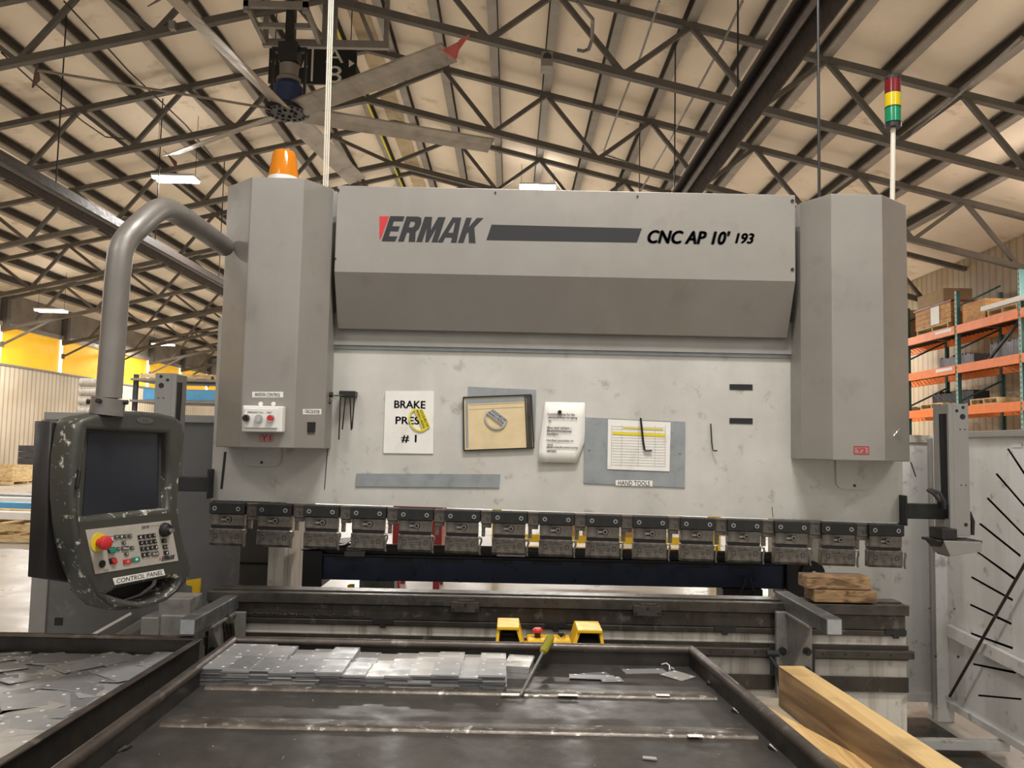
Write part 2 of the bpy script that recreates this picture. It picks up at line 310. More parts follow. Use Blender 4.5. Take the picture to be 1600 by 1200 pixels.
# ------------------------------------------------------------------ the hall
KH, SL = 8.06, .24            # roof height above the eye at X=0, roof pitch
XR = -3.3                    # ridge
def roofz(x): return EYE.z + KH - SL * XR - SL * abs(x - XR)
XL, XRR, Y0, Y1 = -18.5, 11.9, -7.0, 62.0
grp(bx('floor', XL - .3, XRR + .3, Y0, Y1, -.1, 0, M['floor']))
t = MB()
t.prism([(XL - .3, Y0, roofz(XL - .3)), (XR, Y0, roofz(XR)), (XRR + .3, Y0, roofz(XRR + .3)), (XRR + .3, Y0, roofz(XRR) + .15), (XR, Y0, roofz(XR) + .15), (XL - .3, Y0, roofz(XL) + .15)], (0, Y1 - Y0, 0))
grp(t.build('ceiling', M['roof']))
grp(bx('wall_back', XL, XRR, Y1, Y1 + .2, 0, 10, M['wallrib']))
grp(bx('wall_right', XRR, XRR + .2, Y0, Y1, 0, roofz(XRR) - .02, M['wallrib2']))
ZB, ZT = 4.15, 5.54
grp(bx('wall_left', XL - .2, XL, Y0, Y1, 0, ZB, M['wallrib']))
grp(bx('trim_1', XL - .2, XL, Y0, Y1, ZT + .02, roofz(XL) + .0, M['eave']))
grp(bx('trim_2', XL - .02, XL + .12, Y0, Y1, ZT - .02, ZT + .14, M['frame']))
grp(bx('trim_3', XL - .02, XL + .05, Y0, Y1, ZB - .04, ZB + .03, M['frame']))
bay = 4.1; k = 0; y = 13.45 - 4.1 * 2
while y < Y1 - 5:
    k += 1
    grp(bx('window_%d' % k, XL - .12, XL - .05, y + .08, y + bay - .08, ZB + .03, ZT - .02, M['yellowwall']))
    grp(bx('trim_%d' % (3 + k), XL - .04, XL + .03, y - .07, y + .05, ZB + .03, ZT - .02, M['sky']))
    if y > 13: grp(bx('trim_%d' % (40 + k), XL + .04, XL + .26, y - .10, y + .10, ZT - .15, roofz(XL) - .2, M['truss'])); grp(bx('trim_%d' % (60 + k), XL + .035, XL + .12, y - .06, y + .06, 4.75, 4.95, M['truss']))
    y += bay
# ridge plywood
grp(MB().prism([(XR - .22, Y0, roofz(XR - .22) - .012), (XR, Y0, roofz(XR) - .012), (XR + .22, Y0, roofz(XR + .22) - .012), (XR, Y0, roofz(XR) - .04)], (0, Y1 - Y0, 0)).build('trim_30', M['plywood']))
# purlins, running away from the viewer
def purlin(x, label):
    zz = roofz(x) - .02; mb = MB()
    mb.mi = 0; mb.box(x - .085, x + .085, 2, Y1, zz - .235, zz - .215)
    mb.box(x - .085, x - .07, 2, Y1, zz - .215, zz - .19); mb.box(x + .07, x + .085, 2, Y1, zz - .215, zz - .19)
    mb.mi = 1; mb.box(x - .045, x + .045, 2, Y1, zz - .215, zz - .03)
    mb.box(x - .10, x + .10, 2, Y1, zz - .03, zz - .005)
    tag(mb.build('purlin', [M['purlin'], M['purlinweb']]), label, 'roof beam', 'purlins under the roof')
for i in range(12):
    x = XR + .53 + 1.13 * i
    if x < XRR - .3: purlin(x, 'long steel purlin running away under the roof, %s to the right of the ridge' % ORD[i])
for i in range(13):
    x = XR - .53 - 1.13 * i
    if x > XL + .3: purlin(x, 'long steel purlin running away under the roof, %s to the left of the ridge' % ORD[i])
# trusses
TOPD, BOTD = .30, 1.42
def truss(Y, label):
    t = thing('roof_truss', label, 'roof truss', (XR, Y, roofz(XR) - TOPD), 'roof trusses')
    mb = MB()
    for s, xe in ((1, XRR), (-1, XL)):
        n = 12 if s > 0 else 13
        mb.bar((XR, Y, roofz(XR) - TOPD), (xe, Y, roofz(xe) - TOPD), .13, .11)
    mb.build('top_chord', M['truss'], t)
    mb = MB()
    for s, xe in ((1, XRR), (-1, XL)):
        a = XR + s * 0.0
        mb.bar((a, Y, roofz(a) - BOTD), (xe, Y, roofz(xe) - BOTD), .13, .12)
    mb.build('bottom_chord', M['truss'], t)
    for s, xe in ((1, XRR), (-1, XL)):
        pts = []; k = 0; x = XR
        while True:
            x = XR + s * (1.13 * k + .53) if k else XR
            if (x - xe) * s > 0: break
            pts.append((x, roofz(x) - (TOPD if k % 2 == 1 else BOTD))); k += 1
        for a, b in zip(pts, pts[1:]):
            MB().bar((a[0], Y, a[1]), (b[0], Y, b[1]), .08, .085, up=(0, 1, 0)).build('web_bar', M['truss'], t)
TY = [13.45 + 4.1 * i for i in range(11)]
TN = ['nearest roof truss, right above the big ceiling fan'] + ['%s roof truss from the viewer, beyond the fan' % ORD[i] for i in range(1, 11)]
for Y, l in zip(TY, TN): truss(Y, l)
# knee braces along the left wall
for i in range(2, 11):
    Y = TY[i]; MB().bar((XL + .1, Y, 4.85), (XL + 1.9, Y, roofz(XL + 1.9) - BOTD), .07, .07, up=(0, 1, 0)).build('knee_brace', M['truss']); o = bpy.context.scene.collection.objects[-1]
    tag(o, 'diagonal knee brace from the yellow-topped wall, %s one from the viewer' % ORD[i - 2], 'brace', 'knee braces on the left wall')
# sway rods and conduits
def rod(name, pts, r, m, label, cat, group=None):
    return tag(MB().tube(pts, r, 8).build(name, m), label, cat, group)
rod('conduit', [(XR - .45, 6, roofz(XR - .45) - .30), (XR - .45, 40, roofz(XR - .45) - .30)], .03, M['yellowtag'], 'yellow pipe running along the roof ridge', 'pipe')
def atroof(px, py, drop):
    r = ray(px, py); best = None
    for sgn in (1, -1):   # plane z = c - sgn*SL*x
        c = EYE.z + KH - SL * XR + sgn * SL * XR - drop; t_ = (c - EYE.z) / (r.z + sgn * SL * r.x); p = EYE + r * t_
        if t_ > 0 and (p.x - XR) * sgn >= 0: best = p
    return best
def rr(name, px, drop, r, m, label, cat): rod(name, [atroof(x, y, drop) for x, y in px], r, m, label, cat)
rr('conduit', [(902, 2), (926, 30), (925, 62), (920, 77), (912, 80), (902, 78)], 1.2, .03, M['pipe'], 'bent grey conduit dropping to the truss right of the fan', 'pipe')
rr('conduit', [(1030, 2), (1000, 90), (985, 125), (960, 190), (944, 235), (946, 242), (1000, 260)], .45, .02, M['pipe'], 'thin conduit running down the roof right of the centre', 'pipe')
rr('conduit', [(1160, 2), (1128, 70), (1090, 140), (1040, 230), (1000, 300)], .5, .022, M['pipe'], 'thin conduit beside the dark tube heater', 'pipe')
rr('conduit', [(1596, 58), (1500, 146), (1425, 208), (1412, 214), (1396, 214)], 1.2, .022, M['pipe'], 'thin conduit reaching down behind the signal tower', 'pipe')
rr('cable', [(100, 2), (150, 55), (200, 110), (290, 195), (345, 260)], 1.0, .014, M['black'], 'thin dark cable sagging across the left roof to the hung lamp', 'cable')
rr('cable', [(2, 82), (60, 135), (130, 190), (165, 214), (195, 217)], 1.3, .014, M['black'], 'thin dark cable under the left roof by the fan blade tip', 'cable')
b = thing('speaker_box', 'small grey box speaker clamped to a truss above the long panel', 'speaker', at(855, 96, 13.3))
pixbox('housing', 846, 80, 864, 103, 13.2, 13.5, M['frame'], b, .01); MB().cyl(at(855, 89, 13.19), at(855, 89, 13.21), .07, 18).build('cone', M['black'], b)
_jx = -5.75; bx('junction_box', _jx - .05, _jx + .05, 13.28, 13.384, roofz(_jx) - 1.50, roofz(_jx) - 1.36, M['frame']); tag(C.objects[-1], 'little grey junction box on the truss left of the fan', 'electrical box')
# tube heaters
def heater(X, Hh, y0, y1, label, ypipe):
    t = thing('tube_heater', label, 'heater', (X, y0, EYE.z + Hh), 'radiant tube heaters')
    z = EYE.z + Hh
    mb = MB(); pr = [(-.24, -.13), (-.22, -.13), (-.10, .07), (.10, .07), (.22, -.13), (.24, -.13), (.12, .095), (-.12, .095)]
    mb.prism([(X + a, y0, z + c) for a, c in pr], (0, y1 - y0, 0)).build('reflector', M['heater'], t)
    MB().tube([(X, y0, z - .02), (X, ypipe, z - .02)], .055, 14).build('burner_tube', M['heaterpipe'], t, smooth=True)
    for yy in range(int(y0) + 2, int(y1), 4): MB().cyl((X, yy, z + .09), (X, yy, roofz(X) - .2), .012, 6).build('hanger', M['black'], t)
heater(2.72, 4.2, 4.5, 30, 'dark radiant tube heater slung diagonally above the right cover', 14.4)
heater(-7.9, 4.2, 8, 40, 'dark radiant tube heater slung behind the bent pipe arm', 40)
# hall lamps
def hung_lamp(x, y, z, label, flip=False, sx=.5):
    t = thing('ceiling_light', label, 'ceiling lamp', (x, y, z), 'hung ceiling lamps')
    MB().box(x - sx, x + sx, y - .22, y + .22, z, z + .05).build('housing', M['lampcase'], t)
    for dy in (-.13, .13): MB().box(x - sx + .02, x + sx - .02, y + dy - .06, y + dy + .06, z - .05, z - .001).build('tube', M['lampon'], t)
    for dx in (-sx + .05, sx - .05): MB().cyl((x + dx, y, z + .05), (x + dx, y, roofz(x + dx) - .28), .006, 6).build('wire', M['black'], t)
LN = ['bright double-tube lamp hung to the left above the bent pipe arm', 'bright lamp just above the top edge of the long panel', 'bright lamp near the left wall above the yellow panels', 'small bright lamp left of the pipe arm near the far yellow panels',
      'lamp overhead in front of the press', 'lamp overhead left of the press', 'lamp overhead right of the press', 'lamp over the aisle by the left wall', 'lamp in front of the orange rack', 'lamp behind the viewer on the right', 'lamp behind the viewer on the left'] + ['lamp over the hall, hidden from the photo behind the press or beyond its edge'] * 10
for (x, y, z, pw), l in zip(HALL_LAMPS, LN): hung_lamp(x, y, z, l)
# ------------------------------------------------------------------ ceiling fan
HY = 13.46; hub = at(449, 175, HY); HX = hub.x; HZ = hub.z
fan = thing('ceiling_fan', 'huge six-blade ceiling fan with grey blades and blue motor', 'ceiling fan', (HX, HY, HZ))
for k in range(6):
    a = math.radians(22 + 60 * k); d = Vector((math.cos(a), math.sin(a), 0)); n = Vector((-math.sin(a), math.cos(a), 0))
    mb = MB(); prof = [(-.125, .06), (-.04, .04), (.04, .008), (.13, -.05), (.125, -.06), (.0, -.0), (-.115, .04)]
    c0 = hub + d * .28; c1 = hub + d * 3.62
    mb.prism([c0 + n * u * 1.35 + Vector((0, 0, v * 1.3)) for u, v in prof], c1 - c0)
    bl = mb.build('blade', M['blade'], fan)
    wm = M['bladered'] if k == 5 else M['bladebrown']
    if k == 5:
        mb = MB(); p = [c1 + n * .15 + Vector((0, 0, .0)), c1 + n * .02 + d * .16 + Vector((0, 0, .12)), c1 + d * .42 + n * -.05 + Vector((0, 0, .10)), c1 + d * .30 - n * .12 + Vector((0, 0, -.10)), c1 + d * .34 - n * .22 + Vector((0, 0, -.30)), c1 - n * .15 + Vector((0, 0, -.03))]
        mb.prism(p, (0, 0, .02)); tag(mb.build('winglet', wm, bl), 'torn pink-red blade tip')
    else:
        mb = MB(); mb.prism([c1 - n * .14 + Vector((0, 0, -.09)), c1 - n * .20 + d * .10 + Vector((0, 0, -.2)), c1 + n * .05 + d * .03 + Vector((0, 0, .02)), c1 + n * .15 + Vector((0, 0, .06))], d * .02); mb.build('winglet', wm, bl)
mb = MB(); mb.cyl(hub + Vector((0, 0, -.03)), hub + Vector((0, 0, .05)), .36, 24)
for k in range(18):
    a = k * math.pi / 9; mb.cyl(hub + Vector((.29 * math.cos(a), .29 * math.sin(a), -.05)), hub + Vector((.29 * math.cos(a), .29 * math.sin(a), .06)), .025, 8)
for k in range(8):
    a = k * math.pi / 4; mb.cyl(hub + Vector((.14 * math.cos(a), .14 * math.sin(a), -.06)), hub + Vector((.14 * math.cos(a), .14 * math.sin(a), .06)), .03, 8)
mb.build('hub', M['black'], fan)
MB().tube([hub + Vector((0, 0, .08)), hub + Vector((0, 0, .12)), hub + Vector((0, 0, .42)), hub + Vector((0, 0, .5))], [.2, .235, .235, .17], 24).build('motor', M['motorblue'], fan, smooth=True)
MB().tube([hub + Vector((0, 0, .5)), hub + Vector((0, 0, .56)), hub + Vector((0, 0, .6)), hub + Vector((0, 0, .8))], [.2, .2, .15, .16], 20).build('gearbox', M['frame'], fan, smooth=True)
MB().box(HX - .16, HX + .16, HY - .14, HY + .14, HZ + .82, HZ + 1.15).box(HX - .29, HX - .25, HY - .03, HY + .03, HZ + .1, HZ + 1.1).box(HX + .25, HX + .29, HY - .03, HY + .03, HZ + .1, HZ + 1.1).box(HX - .29, HX + .29, HY - .04, HY + .04, HZ + 1.02, HZ + 1.1).build('motor_bracket', M['black'], fan)
MB().box(HX - .07, HX + .07, HY - .08, HY + .08, HZ + 1.15, HZ + 1.9).build('mount_post', M['black'], fan)
# hanger frame (welded tube) carrying the fan
fr = thing('hanger_frame', 'welded square-tube frame carrying the ceiling fan under the truss', 'frame', at(500, 66, 13.6))
zf = at(450, 66, 13.9).z; mb = MB()
xa, xb = at(410, 60, 13.9).x, at(607, 68, 13.9).x
mb.bar((xa, 13.95, zf), (xb, 13.95, zf), .09, .13)
mb.bar((xa, 12.9, zf + .12), (HX + .42, 12.9, zf + .12), .08, .1); mb.bar((xa + .04, 12.9, zf + .12), (xa + .04, 13.95, zf), .07, .08); mb.bar((HX + .38, 12.9, zf + .12), (HX + .38, 13.95, zf), .07, .08); mb.bar((xa, 13.46, zf + .06), (HX + .42, 13.46, zf + .06), .08, .08)
mb.build('lower_frame', M['frame'], fr)
for (x, yy) in ((xa + .04, 12.9), (HX + .38, 12.9), (xa + .04, 13.95), (HX + .45, 13.95), (HX + .62, 13.95), (xb - .05, 13.95)):
    MB().bar((x, yy, zf), (x, yy, roofz(x) - .35), .08, .08).build('upright', M['frame'], fr)
MB().bar((HX + .62, 13.95, zf + 1.6), (HX + 1.3, 13.95, zf + .05), .07, .07, up=(0, 1, 0)).bar((xa, 13.95, zf + 1.3), (HX + .45, 13.95, zf + .1), .06, .06, up=(0, 1, 0)).build('diagonal', M['frame'], fr)
# aisle sign
SY = 15.2; sg = thing('aisle_sign', 'black hanging aisle sign reading 12 and A 8 with white arrows', 'sign', at(488, 130, SY))
pixbox('board', 420, 66, 557, 131, SY, SY + .05, M['black'], sg)
for q in [('1', 444, 68, 450, 85), ('2', 456, 68, 470, 85), ('A', 509, 75, 537, 98), ('8', 511, 103, 534, 130)]: pixtext('lettering', [q], SY - .002, M['white'], sg, bold=.0, thick=.004)
mb = MB()
def tri(a, b, c): mb.prism([at(*p, SY - .004) for p in (a, b, c)], (0, .004, 0))
mb = MB(); tri((423, 96), (430, 91), (430, 101)); mb.build('arrow', M['white'], sg)
mb = MB(); tri((554, 99), (545, 93), (545, 105)); mb.build('arrow', M['white'], sg)
mb = MB(); tri((476, 91), (471, 105), (481, 105)); mb.build('arrow', M['white'], sg)
x0, x1, z0, z1 = rect(486.5, 74, 489.5, 127, SY); bx('divider_line', x0, x1, SY - .004, SY, z0, z1, M['white'], sg)
for px in (430, 548): p = at(px, 66, SY); MB().cyl(p + Vector((0, .02, 0)), (p.x, SY + .02, roofz(p.x) - .2), .01, 6).build('hanger', M['black'], sg)
# ------------------------------------------------------------------ right: pallet rack
RX = 10.2; rk = thing('pallet_rack', 'tall orange and teal pallet rack along the right wall', 'rack', (RX, 19.0, 0))
ups = [14.2, 16.6, 19.0, 21.4, 23.8]; RT = {14.2: 5.6, 16.6: 5.35, 19.0: 5.35, 21.4: 5.35, 23.8: 5.35}
for yy in ups:
    mb = MB(); mb.mi = 0; mb.box(RX, RX + .085, yy - .04, yy + .04, 0, RT[yy]); mb.box(RX + 1.0, RX + 1.08, yy - .04, yy + .04, 0, RT[yy])
    for zz in (.4, 1.6, 2.8, 4.0, 5.0): mb.bar((RX + .05, yy, zz), (RX + 1.04, yy, zz + .5), .03, .04)
    mb.mi = 1; mb.box(RX - .004, RX, yy - .04, yy + .04, 0, RT[yy])
    mb.mi = 0
    for q in range(48): mb.box(RX - .008, RX - .003, yy - .012, yy + .012, .3 + q * .105, .35 + q * .105)
    mb.build('upright', [M['teal'], M['tealpale']], rk)
lv = [4.55, 3.64, 2.68, 1.5]
for ya, yb in zip(ups, ups[1:]):
    for z in lv:
        bx('beam', RX - .02, RX + .05, ya + .045, yb - .045, z - .19, z, M['orange'], rk); bx('beam', RX + 1.02, RX + 1.09, ya + .045, yb - .045, z - .19, z, M['orange'], rk)
        mb = MB()
        for q in range(12): mb.box(RX + .05, RX + 1.02, ya + .1 + q * .19, ya + .13 + q * .19, z - .04, z - .01)
        mb.build('wire_deck', M['darkstuff'], rk)
for (ya, z) in ((19.15, 4.55), (19.15, 3.64)): bx('label_strip', RX - .026, RX - .021, ya, ya + .75, z - .10, z - .03, M['white'], rk)
def pallet(x, y, z, wx=1.0, wy=1.05, label='', m=None, rot=0):
    t = thing('pallet', label, 'pallet', (x, y, z + .001), 'wooden pallets', rot=(0, 0, rot)); m = m or M['pallet']
    mb = MB()
    for q in range(7): a = -wx / 2 + q * (wx - .09) / 6; mb.box(a, a + .09, -wy / 2, wy / 2, .115, .135)
    mb.build('deck_boards', m, t, local=True)
    for q in (-wy / 2, -.02, wy / 2 - .04): MB().box(-wx / 2, wx / 2, q, q + .04, .02, .115).build('stringer', m, t, local=True)
    mb = MB()
    for a in (-wx / 2, -.05, wx / 2 - .1): mb.box(a, a + .1, -wy / 2, wy / 2, 0, .02)
    mb.build('base_boards', m, t, local=True); return t
PD = math.pi / 2
pallet(RX + .5, 17.95, 2.68, label='empty pallet on the lowest visible rack shelf, right of the teal upright', rot=PD * 0)
pallet(RX + .5, 15.9, 2.68, label='pallet on the lowest visible rack shelf, cut by the right edge of the photo')
pallet(RX + .5, 20.2, 2.68, label='empty pallet on the lowest visible rack shelf, left of the teal upright')
pallet(RX + .5, 22.2, 2.68, label='pallet on the lowest visible rack shelf beside the right cover')
pallet(RX + .5, 15.9, 3.64, label='pallet on the middle rack shelf, cut by the right edge of the photo')
pallet(RX + .5, 17.2, 4.55, label='pallet under the long white load on the top rack shelf')
pallet(RX + .5, 20.1, 4.55, 1.0, 1.5, label='pallet under the orange wooden crate on the top rack shelf')
pallet(RX + .5, 22.3, 4.55, label='pallet under the cardboard cartons on the top rack shelf')
cr = thing('crate', 'orange-brown wooden crate with white notice on the top rack shelf', 'crate', (RX + .5, 20.15, 4.69)); bx('body', RX + .02, RX + 1.0, 19.25, 20.95, 4.685, 5.16, M['crate'], cr)
for q in range(1, 4): bx('slat_gap', RX + .012, RX + .022, 19.25, 20.95, 4.685 + q * .118, 4.690 + q * .118, M['black'], cr)
bx('lid', RX - .0, RX + 1.02, 19.2, 21., 5.165, 5.2, M['darkred'], cr); bx('notice', RX + .0, RX + .011, 19.75, 20.15, 4.72, 5.15, M['white'], cr)
bx('crate_dark', RX + .05, RX + 1.0, 17.9, 18.8, 4.555, 5.0, M['crate']); tag(C.objects[-1], 'dark brown crate right of the upright on the top rack shelf', 'crate'); C.objects[-1].name = 'crate'
o = bx('white_profile', RX - .05, RX + .6, 15.0, 17.9, 4.70, 4.80, M['white']); tag(o, 'long white sheet load on the top rack shelf', 'sheet metal')
o = bx('carton', RX + .05, RX + .9, 21.6, 22.4, 4.695, 5.35, M['card']); tag(o, 'tall cardboard carton beside the crate on the top rack shelf', 'carton')
o = bx('carton', RX + .3, RX + 1.0, 20.1, 21.4, 5.215, 5.65, M['card']); tag(o, 'dark cardboard carton stacked on top of the crate', 'carton')
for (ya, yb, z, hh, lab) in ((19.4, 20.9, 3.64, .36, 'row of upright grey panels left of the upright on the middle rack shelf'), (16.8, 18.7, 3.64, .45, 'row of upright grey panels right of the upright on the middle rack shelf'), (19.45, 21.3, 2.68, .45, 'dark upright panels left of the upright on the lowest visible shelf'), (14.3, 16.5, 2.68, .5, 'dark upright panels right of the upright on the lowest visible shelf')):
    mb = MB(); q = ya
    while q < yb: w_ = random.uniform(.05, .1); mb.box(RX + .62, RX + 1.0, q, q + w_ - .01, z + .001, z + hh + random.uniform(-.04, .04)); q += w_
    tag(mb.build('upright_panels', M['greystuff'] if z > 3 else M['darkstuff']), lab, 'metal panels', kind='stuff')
tag(bx('crate', RX + .0, RX + .9, 16.9, 18.6, 1.505, 1.95, M['pallet']), 'long pale wooden crate seen low under the rack, right of the sensor post', 'crate')
tag(bx('crate', RX + .05, RX + .9, 19.9, 21.1, 1.505, 1.75, M['white']), 'small white carton low under the rack beside the right cover', 'carton')
for i, (ya, z) in enumerate(((21.3, 1.52), (22.0, 1.52))): tag(bx('steel_block', RX + .0, RX + .5, ya, ya + .5, z, z + .35 - .1 * i, M['greystuff']), ('taller' if i == 0 else 'shorter') + ' grey block in shade under the rack beside the right cover', 'block')
MB().bar((RX + .3, 18.3, 3.65), (RX + .3, 16.9, 4.5), .05, .05).build('leaning_bar', M['darkstuff']); tag(C.objects[-1], 'dark bar leaning inside the middle rack bay', 'bar')
# ------------------------------------------------------------------ left distance
def loadpallet(px, py, Y, n, label):
    p = at(px, py, Y)
pallet(-16.6, 27.2, 0, 1.9, 1.6, 'pallet by the left wall carrying a low wooden crate')
cr = thing('crate', 'low open wooden crate on a pallet by the left wall', 'crate', (-16.6, 27.2, .14))
bx('side', -17.4, -15.8, 26.6, 26.66, .14, .62, M['pallet'], cr); bx('side', -17.4, -15.8, 27.7, 27.76, .14, .62, M['pallet'], cr); bx('end', -17.4, -17.34, 26.66, 27.7, .14, .62, M['pallet'], cr); bx('end', -15.86, -15.8, 26.66, 27.7, .14, .62, M['pallet'], cr); bx('floor_board', -17.34, -15.86, 26.66, 27.7, .14, .17, M['pallet'], cr)
pallet(-16.9, 30.2, 0, 1.6, 1.2, 'pallet by the left wall under the black crates')
for q in range(5):
    tag(bx('plastic_crate', -17.5, -16.4, 29.7, 30.7, .14 + q * .22, .35 + q * .22, M['darkstuff']), 'black plastic crate by the left wall, %s' % ['lowest of the stack', 'second from the bottom of the stack', 'middle one of the stack', 'second from the top of the stack', 'topmost of the stack'][q], 'crate', 'black crates by the left wall')
# near pallets with blue bundles (left, behind the console)
pallet(-7.6, 13.0, 0, 2.6, 1.4, 'pallet on the floor left of the console, nearest one'); pallet(-8.4, 14.8, 0, 2.6, 1.4, 'pallet on the floor left of the console, under the blue bundle')
pallet(-7.9, 13.1, .14, 2.4, 1.3, 'second pallet stacked under the white and blue profiles')
for i, (yy, zz, m_, c) in enumerate(((13.0, .29, M['white'], 'long white profile lying across the stacked pallets, nearest the viewer'), (13.3, .30, M['pallet'], 'long pale board lying across the stacked pallets'), (13.9, .36, M['blue'], 'blue wrapped bundle lying left of the console'), (14.4, .40, M['white'], 'white profile lying behind the blue bundle'), (14.75, .43, M['bluesteel'], 'grey-blue profile lying behind the white one'))):
    tag(MB().bar((-11.0, yy + .3, zz + .06), (-6.5, yy, zz + .04), .24, .11).build('profile_bundle', m_), c, 'bundle', 'profiles on the left pallets')
tag(bx('support_blocks', -10.4, -6.8, 14.0, 15.1, .14, .355, M['pallet']), 'low wooden packing under the blue bundle', 'packing wood')
o = bx('floor_tape', -14, -6.6, 10.9, 11.0, .001, .004, M['tape']); grp(o); o.name = 'trim_40'
# stacked storage far left behind press (between pipe arm and cover)
ra = thing('storage_rack', 'low storage rack of pallets and blue bundles left of the press', 'rack', (-9.0, 22, 0))
zs = [2.0, 2.55, 3.1]
for (x, yy) in ((-9.6, 21.2), (-9.6, 22.8), (-5.9, 21.2), (-5.9, 22.8)): bx('upright', x - .05, x + .05, yy - .05, yy + .05, 0, 3.2, M['darkstuff'], ra)
for z in zs: bx('shelf', -9.7, -5.8, 21.1, 22.9, z - .06, z, M['frame'], ra)
tag(MB().box(-9.4, -6., 21.2, 22.6, 2.56, 2.84).build('blue_bundle', M['blue']), 'long blue wrapped bundle on the low rack left of the press', 'bundle')
for i in range(4):
    pallet(-9.1 + i * .95, 21.9, 2.0, .85, 1.3, 'pallet on the middle shelf of the low rack, %s from the left' % ORD[i]); pallet(-9.1 + i * .95, 21.9, 3.1, .85, 1.3, 'pallet on top of the low rack, %s from the left' % ORD[i])
for i in range(6): tag(MB().cyl((-10.9, 21.0 + .0, 1.75 + i * .24), (-10.1, 21.0, 1.75 + i * .24), .11, 14).build('wrapped_roll', M['bedwhite'], smooth=True), 'pale wrapped roll left of the sensor post, %s' % ('lowest of the pile' if i == 0 else 'topmost of the pile' if i == 5 else ORD[i] + ' from the bottom of the pile'), 'roll', 'wrapped rolls')
tag(bx('roll_stand', -10.95, -10.05, 20.8, 21.2, 0, 1.635, M['darkstuff']), 'dark stand under the pile of pale wrapped rolls', 'stand')
# things seen under the ram, behind the press
rc = thing('tool_cabinet', 'dark red steel cabinet on legs behind the press', 'cabinet', (-1.05, 9, 0))
x0, x1 = at(613, 850, 9.0).x, at(690, 850, 9.0).x
bx('body', x0, x1, 9.0, 9.6, .46, 1.35, M['darkred'], rc)
for (x, yy) in ((x0 + .05, 9.03), (x1 - .05, 9.03), (x0 + .05, 9.5), (x1 - .05, 9.5)): bx('leg', x - .035, x + .035, yy, yy + .06, 0, .46, M['darkred'], rc)
yf = thing('equipment_stand', 'bright yellow steel stand seen below the ram behind the press', 'stand', (1.0, 10, 0))
xa, xb = at(776, 850, 10).x, at(1118, 850, 10).x
bx('post', xa - .06, xa + .05, 10, 10.15, 0, 1.3, M['yellowfar'], yf); bx('post', xb - .06, xb + .06, 10, 10.15, 0, 1.3, M['yellowfar'], yf)
for (a, b_) in ((838, 850), (856, 866)):
    z1_, z0_ = at(950, a, 10).z, at(950, b_, 10).z; bx('crossbar', xa + .05, xb - .06, 10.02, 10.12, z0_, z1_, M['yellowfar'], yf)
zc = at(950, 838, 10).z
for i, (pa, pb) in enumerate(((850, 905), (912, 965), (972, 1035))): tag(bx('crate', at(pa, 830, 10).x, at(pb, 830, 10).x, 10.0, 10.14, zc + .002, zc + .22, M['crate'] if i != 1 else M['card']), ['left', 'middle', 'right'][i] + ' brown box standing on the yellow stand behind the press', 'box', 'boxes on the yellow stand')
# ------------------------------------------------------------------ the press brake
YR, YC, YS, YP = 3.72, 3.44, 3.58, 3.56      # ram face, cover face, cover chamfer back edge, front panel
pb = thing('press_brake', 'big grey and off-white press brake with long lettered front panel', 'press brake', (.2, YR, 0))
# ram
BL, BR = at(329, 781, YR), at(1411, 817, YR); slope = (BR.z - BL.z) / (BR.x - BL.x)
TLx = at(332, 700, YR).x
ram = MB().prism([(BL.x, YR, BL.z), (BR.x, YR, BR.z), (BR.x + .004, YR, 2.12), (TLx, YR, 2.12)], (0, .09, 0)).build('ram', M['ram'], pb)
x0, x1, z0, z1 = rect(521, 531, 1240, 546, YR - .02); bx('ram_top_band', x0, x1, YR - .02, YR - .001, z0, z1 + .1, M['ramgrey'], pb)  # plain grey band across the ram just below the front panel
x0, x1, z0, z1 = rect(521, 546, 1240, 552, YR - .008); bx('ram_top_strip', x0, x1, YR - .008, YR - .001, z0, z1, M['bluesteel'], pb)
# seams and access tabs on the ram
mb = MB(); mb.bar(at(352, 706, YR - .001), at(346, 764, YR - .001), .010, .004, up=(0, 1, 0)); mb.bar(at(512, 700, YR - .001), at(507, 765, YR - .001), .003, .003, up=(0, 1, 0)); mb.bar(at(1206, 792, YR - .001), at(1208, 808, YR - .001), .002, .002, up=(0, 1, 0)); mb.build('seam', M['rubber'], pb)
def tab(px0, px1, py0, py1):
    x0, x1, z0, z1 = rect(px0, py0, px1, py1, YR - .006)
    f = flat('access_cover', rounded(x0, z0, x1, z1, .035), [], (0, YR - .012, 0), XU, ZV, NF, .011, M['ram'], pb, .001)
    c = Vector(((x0 + x1) / 2, YR - .013, z0 + .018)); MB().cyl(c, c + Vector((0, -.003, 0)), .006, 10).build('screw', M['black'], f)
tab(380, 440, 690, 729); tab(1306, 1362, 708, 765)
# covers
def cover(name, plan, z0, z1, pside):
    mb = MB(); mb.prism([(x, y, z0) for x, y in plan], (0, 0, z1 - z0)); return mb.build(name, M['cover'], pb, bevel=.004)
lz0, lz1 = at(420, 700, YC).z, at(420, 277, YC).z
LO = at(337, 700, YS).x
lcov = cover('left_cover', [(LO, YR - .004), (LO, YS), (at(374, 701, YC).x, YC), (at(458, 703, YC).x, YC), (at(506, 703, YS).x, YS), (at(506, 703, YS).x, YR - .004)], lz0, lz1, 0)
rz0, rz1 = at(1340, 720, YC).z, at(1340, 303, YC).z
RI = at(1252, 716, YS).x
rcov = cover('right_cover', [(RI, YR - .004), (RI, YS), (at(1302, 718, YC).x, YC), (at(1383, 720, YC).x, YC), (at(1422, 722, YS).x, YS), (at(1422, 722, YS).x, YR - .004)], rz0, rz1, 0)
